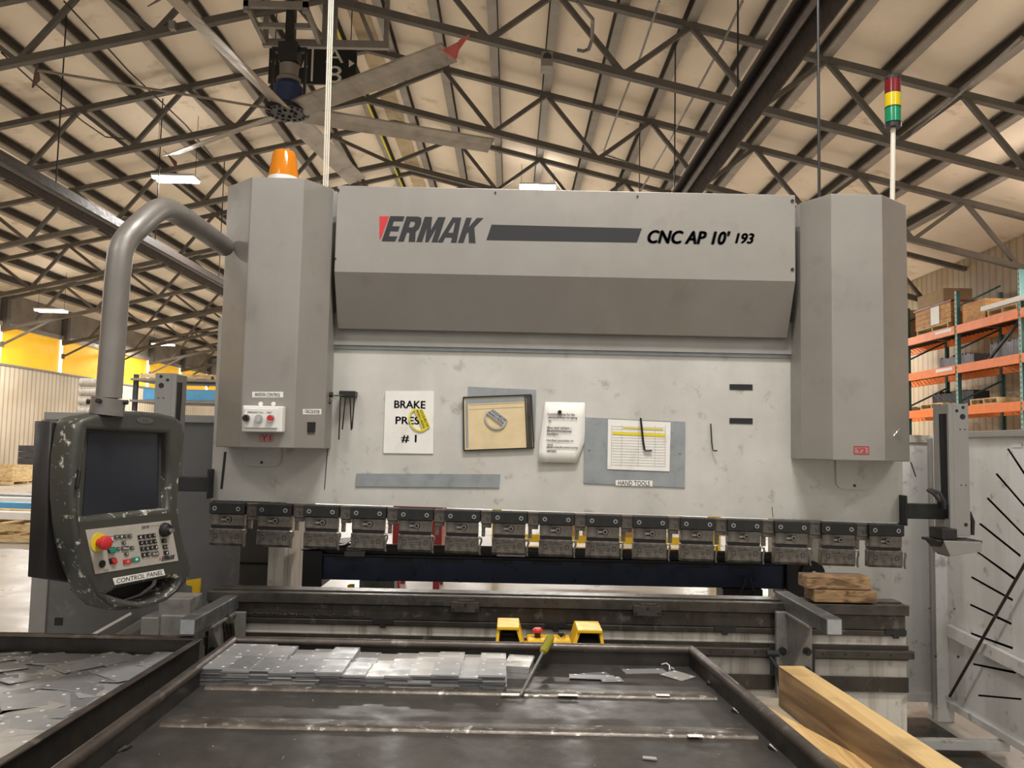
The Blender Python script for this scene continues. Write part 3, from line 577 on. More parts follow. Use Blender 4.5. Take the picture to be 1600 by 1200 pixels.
# front panel with folded lower half
xl, xr = at(523, 400, YP).x, at(1243, 400, YP).x
zt, zf_, zb = at(883, 297, YP).z, at(883, 432, YP).z, at(883, 521, YP + .11).z
fp = MB().prism([(xl, YP, zt), (xl, YP, zf_), (xl, YP + .11, zb), (xl, YR - .03, zb), (xl, YR - .03, zt)], (xr - xl, 0, 0)).build('front_panel', M['cover'], pb, bevel=.003)
for (px, py) in ((528, 297), (524, 404), (1238, 314), (1238, 421), (774, 301), (996, 307)):
    c = at(px, py, YP - .001); MB().cyl(c, c + Vector((0, -.004, 0)), .007 if px in (528, 1238) else .004, 10).build('screw', M['black'], fp)
YD = YP - .0005
GL = {'E': (1., [(0, 0), (.88, 0), (.93, .2), (.36, .2), (.36, .4), (.86, .4), (.86, .6), (.36, .6), (.36, .8), (.95, .8), (.95, 1), (0, 1)], []),
      'R': (1.12, [(0, 0), (.34, 0), (.34, .36), (.5, .36), (.62, 0), (1.0, 0), (.84, .40), (.97, .52), (1.0, .74), (.9, .95), (.7, 1), (0, 1)], [[(.34, .57), (.56, .57), (.64, .64), (.64, .73), (.56, .80), (.34, .80)]]),
      'M': (1.38, [(0, 0), (.28, 0), (.28, .55), (.43, 0), (.58, 0), (.74, .55), (.74, 0), (1.02, 0), (1.02, 1), (.66, 1), (.51, .48), (.36, 1), (0, 1)], []),
      'A': (1.16, [(-.08, 0), (.22, 0), (.27, .2), (.65, .2), (.68, 0), (1.0, 0), (.80, 1), (.30, 1)], [[(.34, .39), (.62, .39), (.54, .80), (.49, .80)]]),
      'K': (1.1, [(0, 0), (.34, 0), (.34, .36), (.42, .44), (.66, 0), (1.06, 0), (.68, .62), (1.04, 1), (.64, 1), (.34, .62), (.34, 1), (0, 1)], [])}
def maker(parent, O, U, V, N, Wd, Ht, m, thick=.0008, shear=.30):
    tot = sum(GL[c][0] for c in 'ERMAK') + .0; u = 0
    for c in 'ERMAK':
        adv, pol, hl = GL[c]; s_ = (Wd - shear * Ht) / tot
        f_ = lambda q: ((u + q[0] * s_ * (adv * .93 if c != 'M' else adv * .93 / 1.02)) + q[1] * Ht * shear, q[1] * Ht)
        flat('logo_letter', [f_(q) for q in pol], [[f_(q) for q in h] for h in hl], O, U, V, N, thick, m, parent); u += adv * s_
x0, x1, z0, z1 = rect(597, 339, 756, 378.5, YD); maker(fp, Vector((x0, YD - .0008, z0)), XU, ZV, NF, x1 - x0, z1 - z0, M['decal'])
mb = MB(); mb.prism([at(593, 338, YD), at(608, 338, YD), at(595, 373, YD), at(593, 373, YD)], (0, -.0008, 0)); mb.build('red_wedge', M['red'], fp)
mb = MB(); mb.prism([at(768, 351, YD), at(1003, 357, YD), at(995, 379, YD), at(760, 375, YD)], (0, -.0008, 0)); mb.build('dark_stripe', M['decal'], fp)
pixtext('model_name', [('CNC AP 10\'', 1011, 359.5, 1142, 382), ('193', 1148, 364, 1179, 381)], YD, M['decal'], fp, shear=.28, rep=.07)
# upper machine frame behind the covers, side frames with throat
bx('upper_frame', LO + .02, at(1418, 500, YS).x - .02, YR + .12, YR + .5, 2.0, min(lz1, rz1) - .05, M['ramgrey'], pb)
for s, X in ((0, -1.24), (1, 1.54)):
    mb = MB(); mb.prism([(X, YR + .12, 2.0), (X, YR + .12, 1.35), (X, 4.35, 1.30), (X, 4.35, .50), (X, 3.95, .5), (X, 3.95, 0), (X, 5.0, 0), (X, 5.0, 2.5), (X, YR + .5, 2.5), (X, YR + .5, 2.0)], (.085, 0, 0)).build('side_frame', M['bedwhite'], pb, bevel=.004)
# punch clamps
dirx = Vector((1, 0, slope)).normalized(); ang = math.atan(slope)
x_first = at(355.5, 790, 3.655).x; x_last = at(1385, 828, 3.655).x; pitch = (x_last - x_first) / 14
def clamp():
    c = MB().box(-.077, .077, -.005, .055, -.054, -.004).build('punch_clamp', M['clampblack'], pb, local=True, bevel=.003)
    for sx in (-.052, .050):
        MB().cyl((sx, -.009, -.030), (sx, -.004, -.030), .0095, 16).build('bolt', M['steel'], c, local=True); MB().cyl((sx, -.0105, -.030), (sx, -.0085, -.030), .0055, 6).build('bolt_socket', M['black'], c, local=True)
    b = MB().box(-.071, .070, .004, .055, -.104, -.0545).build('holder_block', M['tool'], c, local=True, bevel=.002)
    flat('slot', rounded(-.023, -.090, .023, -.064, .0125), [], (0, .0035, 0), XU, ZV, NF, .002, M['black'], b, local=True)
    sb = MB().cyl((.007, -.003, -.077), (.007, .001, -.077), .0105, 16).build('slot_bolt', M['ring'], b, local=True); MB().cyl((.007, -.0042, -.077), (.007, -.0031, -.077), .0072, 12).build('bolt_socket', M['black'], b, local=True); MB().box(-.024, -.006, .0005, .0012, -.082, -.074).build('slot_nut', M['ring'], b, local=True)
    MB().box(-.070, .070, .012, .05, -.116, -.1045).build('groove', M['black'], c, local=True)
    p = MB().prism([(-.073, .002, -.1175), (-.073, .002, -.180), (-.073, .010, -.191), (-.073, .05, -.191), (-.073, .05, -.1175)], (.146, 0, 0)).build('punch', M['tool'], c, local=True, bevel=.002)
    MB().box(-.070, .070, -.001, .0015, -.127, -.121).build('upper_lip', M['tool'], p, local=True)
    for sx in (-.047, .048):
        flat('recess', rounded(sx - .008, -.160, sx + .008, -.138, .004), [rounded(sx - .0055, -.1575, sx + .0055, -.1405, .003)], (0, .0012, 0), XU, ZV, NF, .002, M['black'], p, local=True)
    mb = MB(); mb.box(-.03, .03, .001, .0018, -.137, -.135); mb.box(-.03, .03, .001, .0018, -.150, -.1487); mb.box(-.03, .03, .001, .0018, -.158, -.157); mb.prism([(-.006, .0008, -.133), (.004, .0008, -.128), (.002, .0008, -.134)], (0, .001, 0)); mb.build('engraving', M['oily'], p, local=True)
    MB().tube([(.076, .012, -.122), (.085, .008, -.123), (.086, .004, -.135), (.080, .0, -.155), (.079, .0, -.180), (.082, .0, -.192)], .0045, 8).build('release_lever', M['tool'], c, local=True, smooth=True)
    MB().cyl((.070, .006, -.121), (.082, .006, -.121), .006, 10).build('lever_pin', M['steel'], c, local=True)
    a = MB().box(.079, .130, .012, .06, -.06, -.004).box(.083, .126, .02, .06, -.078, -.06).build('adapter', M['tool'], c, local=True, bevel=.002)
    MB().box(.079, .130, .008, .0115, -.018, -.006).build('adapter_cap', M['oily2'], a, local=True)
    MB().box(.084, .100, .03, .05, -.118, -.0785).build('adapter_tab', M['tool'], a, local=True)
    return c
c0 = clamp()
for i in range(15):
    c = c0 if i == 0 else copy_tree(c0, pb)
    x = x_first + pitch * i; z = BL.z + slope * (x - BL.x)
    c.location = Vector((x, 3.655, z)) - pb.location; c.rotation_euler = (0, -ang, 0)
for q in list(c.children):
    if q.name.startswith('adapter'):
        for s_ in list(q.children): bpy.data.objects.remove(s_)
        bpy.data.objects.remove(q)
MB().bar((BL.x + .01, YR + .0, BL.z - .03), (BR.x - .02, YR + .0, BR.z - .03), .02, .05).build('clamp_rail', M['oily'], pb)
# back gauge
G = 4.35; bg = thing('back_gauge', 'dark navy back gauge beam behind the punches', 'back gauge', (.1, G, .9))
def gz(px, py): return at(px, py, G).z
x0, x1 = at(500, 880, G).x, at(1226, 880, G).x; zt_, zb_ = gz(860, 876), gz(860, 913)
bx('beam', x0, x1, G, G + .16, zb_, zt_, M['navy'], bg, .004)
MB().box(x0, x1, G - .01, G + .17, zt_, zt_ + .012).box(x0, x1, G + .02, G + .15, zt_ + .0125, zt_ + .045).box(x0 + .0, x1, G - .012, G + .0, zt_ + .03, zt_ + .05).build('rail', M['black'], bg, bevel=.002)
MB().cyl((x0, G + .03, zt_ + .053), (x1, G + .03, zt_ + .053), .012, 12).build('guide_rod', M['oily2'], bg, smooth=True)
for q in range(9):
    a = x0 + .07 + q * (x1 - x0 - .1) / 9; flat('slot', rounded(a, zt_ - .022, a + .16, zt_ - .004, .008), [], (0, G - .0005, 0), XU, ZV, NF, .002, M['black'], bg)
a, b_, c_, d_ = rect(472, 860, 503, 917, G - .02); bx('end_box', a, b_, G - .02, G + .2, c_, d_, M['black'], bg, .004)
MB().prism([(a - .0, G - .05, d_ + .002), (a + .22, G - .05, d_ + .03), (a + .22, G + .3, d_ + .035), (a, G + .3, d_ + .004)], (0, 0, .006)).build('end_cover', M['oily2'], bg)
MB().box(x1 + .001, x1 + .10, G - .03, G + .2, zb_ - .05, zt_ + .06).build('drive_box', M['black'], bg, bevel=.004); MB().cyl((x1 + .13, G - .05, zt_ - .03), (x1 + .13, G + .1, zt_ - .03), .06, 20).build('pulley', M['rubber'], bg); MB().cyl((x1 + .13, G - .06, zt_ - .03), (x1 + .13, G - .05, zt_ - .03), .014, 12).build('pulley_hub', M['steel'], bg)
for (pa, pb_) in ((538, 570), (776, 821)):
    f = thing('x', '', ''); bpy.data.objects.remove(f)
    a, b_, c_, d_ = rect(pa, 858, pb_, 870, G - .04); fo = MB().box(a, b_, G - .04, G - .013, c_, c_ + .028).box(a + .01, b_ - .02, G - .04, G + .12, c_ + .0285, c_ + .05).build('stop_finger', M['steel'] if pa > 600 else M['tube'], bg, bevel=.002)
for (a, b_, m_) in (((600, 908), (616, 922), 'tube'), ((1012 + 60, 921), (1100, 938), 'tubecut')): pass
MB().box(at(604, 910, G).x - .14, at(616, 910, G).x, G - .0, G + .12, zb_ - .06, zb_ - .001).build('carriage', M['tube'], bg)
MB().box(at(1128, 910, G).x, at(1160, 910, G).x + .1, G - .02, G + .12, zb_ - .08, zb_ - .001).build('carriage', M['black'], bg, bevel=.004)
MB().tube([at(1165, 905, G - .04), at(1158, 925, G - .06), at(1140, 945, G - .04)], .008, 8).tube([at(1172, 905, G - .04), at(1178, 925, G - .06), at(1176, 950, G - .04)], .008, 8).build('hose', M['rubber'], bg, smooth=True)
MB().box(at(548, 930, G).x, at(557, 930, G).x, G - .1, G - .06, zb_ - .1, zb_ - .01).build('yellow_clip', M['yellow'], bg)
for sx in (x0 + .2, x1 - .25): MB().box(sx, sx + .12, G + .17, G + .3, .3, zt_).build('support_post', M['oily'], bg)
# bed
YB = 3.60
def bz(py, Y=YB): return at(1400, py, Y).z
BX0, BX1 = at(322, 950, YB).x, at(1421, 950, YB).x
lay = [('die_rail', 946, 962.5, .0, .16, 'oily2'), ('upper_plate', 963, 986, .012, .16, 'oily'), ('slot_rail', 986.5, 995, .006, .16, 'oily')]
for (n, a, b_, off, dp, m_) in lay: bx(n, BX0 + (off > 0) * .004, BX1 - (0 if off == 0 else .012), YB + off, YB + dp, bz(b_), bz(a), M[m_], pb, .003)
zr = bz(946); bx('die_top', BX0 + .01, BX1 - .012, YB + .045, YB + .125, zr + .0005, zr + .006, M['oily2'], pb, .001)
bed = bx('bed_plate', BX0, BX1 - .006, YB + .02, YB + .14, .02, bz(995.5), M['bedwhite'], pb, .004)
bx('dark_rail_back', BX0, BX1 - .003, YB + .006, YB + .0195, bz(1033), bz(1010), M['oily'], pb)
bx('guide_rail', BX0, BX1 + .012, YB - .018, YB + .0055, bz(1029, YB), bz(1016, YB), M['oily2'], pb, .004)
for q in range(34): c = Vector((BX0 + .05 + q * .095, YB - .0185, (bz(1029) + bz(1016)) / 2)); MB().cyl(c, c + Vector((0, -.001, 0)), .006, 10).build('rail_screw', M['black'], pb)
bx('lower_strip', BX0, BX1 - .004, YB + .008, YB + .0195, bz(1083), bz(1060), M['oily'], pb)
for i in range(7):     # T-slots
    xx = at([598, 868, 1133, 1400, 330, 0, 0][i], 980, YB).x if i < 5 else None
    if xx is None: continue
    MB().box(xx - .045, xx + .045, YB - .001, YB + .0055, bz(992), bz(984.5)).box(xx - .012, xx + .012, YB - .001, YB + .0055, bz(998), bz(992)).build('t_slot', M['black'], pb)
for q in range(30): c = Vector((BX0 + .08 + q * .107, YB - .0003, bz(949.5))); MB().cyl(c, c + Vector((0, -.001, 0)), .0035, 8).build('screw_hole', M['black'], pb)
for px in (727, 1011):
    k_ = .022 * (px - 1400); a, b_, c_, d_ = rect(px - 22, 978.5 + k_ - 24 + 4, px + 22, 971.5 + k_ - 5 + 2, YB)
    zc_ = bz(960); kp = MB().box(a, b_, YB - .012, YB - .0005, zc_ - .028, zc_ + .016).box(a + .03, b_ - .02, YB - .012, YB - .0005, zc_ + .0165, zc_ + .026).build('wedge_block', M['oily2'], pb, bevel=.002)
    mb = MB()
    for (dx, dz) in ((-.05, -.016), (.05, -.016), (0, .004)): mb.cyl(((a + b_) / 2 + dx, YB - .0145, zc_ + dz), ((a + b_) / 2 + dx, YB - .0125, zc_ + dz), .007, 10)
    mb.build('block_screws', M['black'], kp)
for px in (683, 1053):
    xx = at(px, 945, YB).x; zc_ = bz(957) - (0 if px < 800 else .00); f = flat('index_plate', rounded(xx - .03, zc_ - .009, xx + .03, zc_ + .009, .008), [], (0, YB - .006, 0), XU, ZV, NF, .0055, M['oily2'], pb)
    mb = MB()
    for q in range(4): mb.cyl((xx - .02 + q * .0135, YB - .0075, zc_), (xx - .02 + q * .0135, YB - .0062, zc_), .004, 8)
    mb.build('index_holes', M['black'], f)
bx('bed_foot', BX0 + .1, BX1 - .1, YB + .15, YB + .5, 0, .3, M['oily'], pb)
random.seed(21); mb = MB()
for q in range(70):
    px = 388 + 180 * (q / 70) + random.uniform(-3, 3); c = at(px, 958.5 + (px - 388) * .022 + random.uniform(-1.2, 1.2), YB + .010); w_ = random.uniform(.003, .012); mb.box(c.x, c.x + w_, YB + .0085, YB + .0118, c.z, c.z + random.uniform(.0012, .0035))
tag(mb.build('worn_line', M['ridge'], pb), 'bright worn scratches along the plate edge', kind='stuff')
# front support arms
def arm(name_px_top_far, x_in, x_out, Yn, side):
    X0, X1 = x_in, x_out; zt2 = at((X0 + X1) / 2 * F / Yn + 800, 967, Yn).z
    t = thing('sheet_support', 'square-tube sheet support arm on the %s end of the bed' % ('left' if side < 0 else 'right'), 'support arm', ((X0 + X1) / 2, YB - .03, zt2 - .06))
    tb = bx('tube', X0, X1, Yn, 3.72, zt2 - .06, zt2, M['tube'], t, .004)
    bx('tube_end', X0 + .004, X1 - .004, Yn - .002, Yn - .0005, zt2 - .056, zt2 - .004, M['tubecut'], tb)
    xc = (X0 + X1) / 2
    ex = .075
    bp = MB().box(xc - ex, xc + ex, YB - .045, YB - .02, zt2 - .40, zt2 - .061).build('back_plate', M['cast'], t, bevel=.003)
    for (dx, dz) in ((-.052, -.22), (-.052, -.30), (.052, -.22), (.052, -.30)):
        MB().cyl((xc + dx, YB - .060, zt2 + dz), (xc + dx, YB - .0455, zt2 + dz), .016, 14).cyl((xc + dx, YB - .066, zt2 + dz), (xc + dx, YB - .0605, zt2 + dz), .009, 6).build('bolt', M['black'], bp)
    g = MB(); g.prism([(xc + side * -.03, YB - .046, zt2 - .062), (xc + side * -.03, YB - .30, zt2 - .062), (xc + side * -.03, YB - .28, zt2 - .10), (xc + side * -.03, YB - .046, zt2 - .33)], (side * .010, 0, 0)); g.build('gusset', M['cast'], t, bevel=.001)
    bx('top_flange', xc - .04, xc + .04, YB - .31, YB - .046, zt2 - .0695, zt2 - .0615, M['cast'], t)
    bx('clamp_shoe', xc - ex - .02, xc + ex + .02, YB - .0195, YB - .019 + .0005, zt2 - .33, zt2 - .2, M['black'], t)
    return t
Yn = 3.12; xa = at(1291, 980, Yn).x; arm(None, xa, xa + .060, Yn, 1)
xb = at(307, 947, Yn).x; arm(None, xb - .060, xb, Yn, -1)
mb = MB(); p0 = at(1198, 1021, 3.52); mb.cyl(p0, p0 + Vector((.05, 0, -.0)), .013, 10); mb.tube([p0 + Vector((.01, 0, -.01)), p0 + Vector((.035, -.03, -.05)), p0 + Vector((.045, -.03, -.12)), p0 + Vector((.07, -.02, -.17))], .008, 8)
tag(mb.build('clamp_handle', M['rubber'], smooth=True), 'black clamp handle with a lever on the rail by the right support arm', 'handle')
# machinery left of the left arm
mb = MB(); a, b_, c_, d_ = rect(262, 962, 302, 1000, 3.45); lb = thing('foot_bracket', 'pale painted steel bracket under the left support arm beside the console', 'bracket', (a, 3.45, 0))
bx('bracket_plate', a - .03, b_, 3.45, 3.52, .3, d_ - .0, M['cast'], lb, .003); a, b_, c_, d_ = rect(265, 940, 302, 964, 3.5); bx('bracket_cap', a - .03, b_, 3.46, 3.6, c_, d_ + .02, M['cast'], lb, .003)
rs = thing('hose_bundle', 'dark cables and hoses hanging beside the left support arm', 'hoses', at(345, 1000, 3.5))
for q in range(4): MB().tube([at(336 + q * 5, 955, 3.50), at(345 + q * 6, 975, 3.42), at(354 + q * 4, 1010, 3.45), at(352 + q * 4, 1060, 3.5)], .008, 8).build('hose', M['oily'], rs, smooth=True)
# sensor posts with arms
def post(px0, px1, pxm, py0, py1, Y, label, side):
    t = thing('sensor_post', label, 'sensor post', at((px0 + px1) / 2, py1, Y), 'safety sensor posts')
    xm = at(pxm, 700, Y).x; xo = at(px1 if side > 0 else px0, 700, Y).x; z0 = at((px0 + px1) / 2, py1, Y).z; z1 = at((px0 + px1) / 2, py0, Y).z
    xi = xm - side * .02
    mb = MB(); mb.box(min(xm, xo), max(xm, xo), Y, Y + .012, z0, z1); mb.box(min(xm, xi), max(xm, xi), Y, Y + .012, z0 + .0, z1)
    mb.box(min(xo, xo - side * .012), max(xo, xo - side * .012), Y + .0125, Y + .16, z0, z1)
    mb.build('face_plate', M['post'], t, bevel=.001)
    # side face with a long slot, turned inward
    ys0, ys1 = Y + .0125, Y + .17
    O = Vector((xm, ys0, z0)); sl = [(.04, (z1 - z0) * .12), (.11, (z1 - z0) * .12), (.11, (z1 - z0) * .93), (.04, (z1 - z0) * .93)]
    flat('slotted_side', [(0, 0), (ys1 - ys0, 0), (ys1 - ys0, z1 - z0), (0, z1 - z0)], [sl], O, Vector((0, 1, 0)), ZV, Vector((-side, 0, 0)), .006, M['post'], t)
    bx('inner_core', min(xm + side * .02, xo - side * .02), max(xm + side * .02, xo - side * .02), ys0 + .02, ys1, z0 + .01, z1 - .02, M['black'], t)
    w_ = xo - xm; mb = MB()
    for (u, dz, r) in ((.62, .055, .012), (.25, .03, .007), (.66, .015, .007), (.45, .11, .003), (.75, .11, .003), (.45, .35, .003), (.75, .35, .003), (.7, z1 - z0 - .05, .008)):
        c = Vector((xm + w_ * u, Y - .0005, z1 - dz)); mb.cyl(c, c + Vector((0, -.001, 0)), r, 12)
    mb.build('holes', M['black'], t); return t, xm, xo, z0, z1
t, xm, xo, z0, z1 = post(1475, 1514, 1490, 631, 838, 3.60, 'grey slotted sensor post on the right, before the pale guard', 1)
xin = at(1470, 700, 3.7).x
za, zb2 = at(1440, 787, 3.68).z, at(1440, 811, 3.68).z
MB().box(at(1416, 800, 3.68).x, xm + .02, 3.68, 3.72, zb2, za).box(at(1411.5, 800, 3.68).x, at(1415, 800, 3.68).x, 3.66, 3.74, zb2 - .03, za + .035).build('arm', M['clampblack'], t, bevel=.003)
MB().tube([at(1449, 765, 3.62), at(1460, 772, 3.6), at(1467, 782, 3.6), at(1468, 792, 3.64)], .008, 8).tube([at(1453, 765, 3.62), at(1468, 770, 3.6), at(1475, 783, 3.59), at(1476, 795, 3.6)], .008, 8).build('hose', M['rubber'], t, smooth=True)
MB().tube([at(1514, 800, 3.66), at(1520, 815, 3.66), at(1519, 836, 3.66)], .009, 8).build('hose', M['rubber'], t, smooth=True)
mb = MB(); A = [at(1457, 843, 3.6), at(1485, 870, 3.56), at(1534, 862, 3.56), at(1534, 846, 3.56), at(1474, 845, 3.56)]
hd = MB().prism([at(1474, 845, 3.53), at(1485, 869, 3.53), at(1534, 862, 3.53), at(1534, 847, 3.53)], (0, .14, 0)).build('laser_head', M['post'], t, bevel=.002)
MB().hexa([at(1459, 842, 3.60), at(1474, 845, 3.529), at(1474, 845, 3.66), at(1459, 842, 3.66), at(1457, 840, 3.60), at(1474, 843, 3.529), at(1474, 843, 3.66), at(1457, 840, 3.66)]).prism([at(1459, 842, 3.60), at(1484, 870, 3.55), at(1474, 845, 3.529)], (-.001, .1, 0)).build('head_shield', M['black'], hd)
a, b_, c_, d_ = rect(1470, 826, 1494, 843, 3.56); MB().box(a, b_, 3.55, 3.66, c_, d_).box(a - .03, b_ + .1, 3.54, 3.67, c_ - .012, c_ - .0005).build('head_mount', M['black'], t, bevel=.003)
t, xm, xo, z0, z1 = post(237, 273, 263, 583, 752, 3.66, 'grey slotted sensor post on the left, rising behind the console', -1)
za, zb2 = at(310, 745, 3.68).z, at(310, 768, 3.68).z; MB().box(xm - .02, at(325, 756, 3.68).x, 3.68, 3.72, zb2, za).box(at(325.5, 756, 3.68).x, at(329, 756, 3.68).x, 3.66, 3.74, zb2 - .03, za + .035).build('arm', M['clampblack'], t, bevel=.003)
# beacons
c = at(443, 277, 3.56); c.z = lz1
be = thing('warning_beacon', 'amber warning beacon on top of the left cover', 'beacon', c)
MB().tube([c + Vector((0, 0, .001)), c + Vector((0, 0, .035))], .066, 28).build('base', M['white'], be, smooth=True)
MB().tube([c + Vector((0, 0, .036)), c + Vector((0, 0, .05)), c + Vector((0, 0, .14)), c + Vector((0, 0, .152)), c + Vector((0, 0, .158))], [.066, .064, .050, .044, .03], 28).build('dome', M['amber'], be, smooth=True)
MB().tube([c + Vector((0, 0, .052)), c + Vector((0, 0, .12))], [.024, .018], 12).build('bulb', M['chrome'], be, smooth=True)
pz = rz1; p0 = at(1394, 303, 3.62); p1 = at(1395.5, 200, 3.62)
tw = thing('signal_tower', 'red, yellow and green signal tower on a pale pole above the right cover', 'signal light', (p0.x, p0.y, pz))
MB().cyl((p0.x, p0.y, pz + .001), (p1.x, p1.y, p1.z), .0105, 14).build('pole', M['cream'], tw, smooth=True)
zz = [at(1396, y, 3.62).z for y in (200, 192, 168, 146, 124, 119)]
for (i, n, m_, r) in ((0, 'foot', 'black', .034), (1, 'green_lens', 'lensgreen', .0335), (2, 'yellow_lens', 'lensyellow', .0345), (3, 'red_lens', 'lensred', .0335), (4, 'cap', 'rubber', .033)):
    nm = 'lens' if 'lens' in n else n; o = MB().tube([(p1.x, p1.y, zz[i] + .0008), (p1.x, p1.y, zz[i + 1] - .004)], r, 28).build(nm, M[m_], tw, smooth=True)
    if nm == 'lens': tag(o, n.replace('_', ' ')); MB().tube([(p1.x, p1.y, zz[i + 1] - .0035), (p1.x, p1.y, zz[i + 1])], .035, 28).build('ring', M['black'], o)
# drops to the machine top
a = at(509, 283, 3.64); a.z = lz1 + .002
dc = thing('power_drop', 'pale electrical drop of three thin conduits above the left cover', 'conduit', a)
for q in (-.009, .0, .009): MB().cyl(a + Vector((q, 0, 0)), (a.x + q - .04, 3.64, 7.5), .0038, 8).build('conduit', M['cream'], dc, smooth=True)
a = at(1265, 300, 3.8); o = MB().cyl((a.x, 3.68, 2.6), (a.x, 3.68, 6.8), .007, 8).build('cable', M['black']); tag(o, 'straight black cable dropping behind the right cover', 'cable')
# ------------------------------------------------------------------ signs and tools on the ram and covers
Y1_ = YR - .0008
def poly_thing(name, poly, Y, th, m, label, cat, group=None, holes=()):
    t = thing(name, label, cat, at(sum(p[0] for p in poly) / len(poly), sum(p[1] for p in poly) / len(poly), Y), group)
    return t, pixplate('sheet', poly, Y, th, m, t, holes)
t, s = poly_thing('sign', [(602, 611), (678, 611), (677, 709), (599, 708)], YR - .005, .004, M['paper'], 'white laminated sign reading BRAKE PRESS # 1', 'sign')
pixtext('lettering', [('BRAKE', 616, 626, 665, 638), ('PRESS', 618, 651, 664, 663), ('# 1', 627, 679, 651, 692)], YR - .0055, M['ink'], t, rep=.035)
def gauge(cx, cy, ang_, m, label, Y, sc=1.0):
    t = thing('bend_gauge', label, 'gauge', at(cx, cy, Y), rot=(0, -math.radians(ang_), 0)); s = sc * .108
    arc = [(-.5 * s, .0)] + [(-.5 * s * math.cos(a) , -.42 * s * math.sin(a)) for a in [math.pi * k / 14 for k in range(1, 14)]] + [(.5 * s, 0), (.44 * s, .30 * s), (-.30 * s, .30 * s)]
    hole = [(-.43 * s, -.03 * s)] + [(-.42 * s * math.cos(a), -.03 * s - .33 * s * math.sin(a)) for a in [math.pi * k / 14 for k in range(1, 14)]] + [(.43 * s, -.03 * s)]
    flat('body', arc, [hole], (0, 0, 0), XU, ZV, NF, .004, m, t, local=True)
    lettering('lettering', [('0325/8239', -.36 * s, .16 * s, .40 * s, .27 * s), ('90001/9006', -.42 * s, .01 * s, .40 * s, .12 * s)], (0, -.0002, 0), XU, ZV, NF, M['ink'], t, bold=.01, local=True, thick=.0004); return t
gauge(655, 656, -66, M['yellowtag'], 'yellow D-shaped bend gauge stuck over the BRAKE PRESS sign', YR - .011)
t, s = poly_thing('backing_sheet', [(731, 604), (838, 609), (836, 690), (730, 690)], YR - .002, .0015, M['bluesteel'], 'pale blue-grey sheet behind the black-framed paper', 'sheet')
t, s = poly_thing('clipboard', [(724, 621), (830, 617), (834, 700), (725, 704)], YR - .010, .006, M['oldpaper'], 'tan paper in a black-edged magnetic frame', 'framed paper')
mb = MB(); P4 = [at(*p, YR - .012) for p in ((724, 621), (830, 617), (834, 700), (725, 704))]
for a, b_ in zip(P4, P4[1:] + P4[:1]): mb.bar(a, b_, .006, .006, up=(0, 1, 0))
mb.bar(at(820.5, 618, YR - .012), at(824, 700, YR - .012), .005, .006, up=(0, 1, 0)); mb.build('frame', M['black'], t)
pixplate('side_strip', [(822, 619), (829, 619), (832, 699), (825, 699)], YR - .0105, .0004, M['oily2'], t)
pixplate('grey_margin', [(727, 624), (820, 620), (820, 627), (731, 631), (732, 700), (728, 700)], YR - .0105, .0004, M['bluesteel'], t)
mb = MB(); mb.bar(at(733, 633, YR - .0106), at(818, 629, YR - .0106), .0015, .0005, up=(0, 1, 0)); mb.bar(at(733, 640, YR - .0106), at(818, 636, YR - .0106), .001, .0005, up=(0, 1, 0)); mb.build('ruled_lines', M['faintink'], t)
gauge(774, 655, -36, M['greytag'], 'grey D-shaped bend gauge on the black-framed tan paper', YR - .017, .95)
# note
t = thing('paper_note', 'white curling note paper held by a magnet between the framed paper and steel plate', 'paper', at(878, 675, YR - .01))
rows = [(628, 852, 914), (650, 849, 914), (672, 846, 914), (690, 843, 913), (705, 842, 907), (722, 841, 901)]; bm = bmesh.new(); vv = []
for i, (y, xa_, xb_) in enumerate(rows):
    r_ = []
    for k in range(7):
        f = k / 6; dy = -.006 - .016 * (i / 5) ** 2 * (1 - f) - .012 * (i / 5) ** 2 * f - (.01 * (1 - f) ** 3 if i == 0 else 0); r_.append(bm.verts.new(at(xa_ + (xb_ - xa_) * f, y + 1.0 * f, YR + dy)))
    vv.append(r_)
for a, b_ in zip(vv, vv[1:]):
    for k in range(6): bm.faces.new([a[k], a[k + 1], b_[k + 1], b_[k]])
bmesh.ops.translate(bm, verts=bm.verts[:], vec=-t.location); me = bpy.data.meshes.new('sheet'); bm.to_mesh(me); me.materials.append(M['paper'])
for p in me.polygons: p.use_smooth = True
o = bpy.data.objects.new('sheet', me); C.objects.link(o); o.parent = t; sm = o.modifiers.new('s', 'SOLIDIFY'); sm.thickness = .0006
L_ = [('•Location sheets for the', 855, 645, 898, 649.5), ('plant/job they are going', 857, 650.5, 902, 655), ('to.', 857, 656, 862, 660), ('•Blue deck stickers -', 854, 666, 893, 670.5), ('Blvd/hi/hm/national', 855, 671, 893, 675.5), ('handlers.', 855, 676, 873, 680), ('•Verified quantities on', 853, 686.5, 896, 691), ('each', 855, 692.5, 864, 696), ('skid/crate/bucket/comp', 854, 697, 903, 701.5), ('variets.', 854, 702, 870, 706)]
for (s_, a, b_, c_, d_) in L_:
    yy = YR - .0085 - .012 * ((b_ - 628) / 94) ** 2 - .004; pixtext('text_line', [(s_, a, b_, c_, d_)], yy, M['ink'], t, thick=.0003, bold=.015)
c = at(874.5, 644, YR - .012); MB().cyl(c + Vector((0, .004, 0)), c + Vector((0, -.006, 0)), .009, 16).build('magnet', M['clampblack'], t)
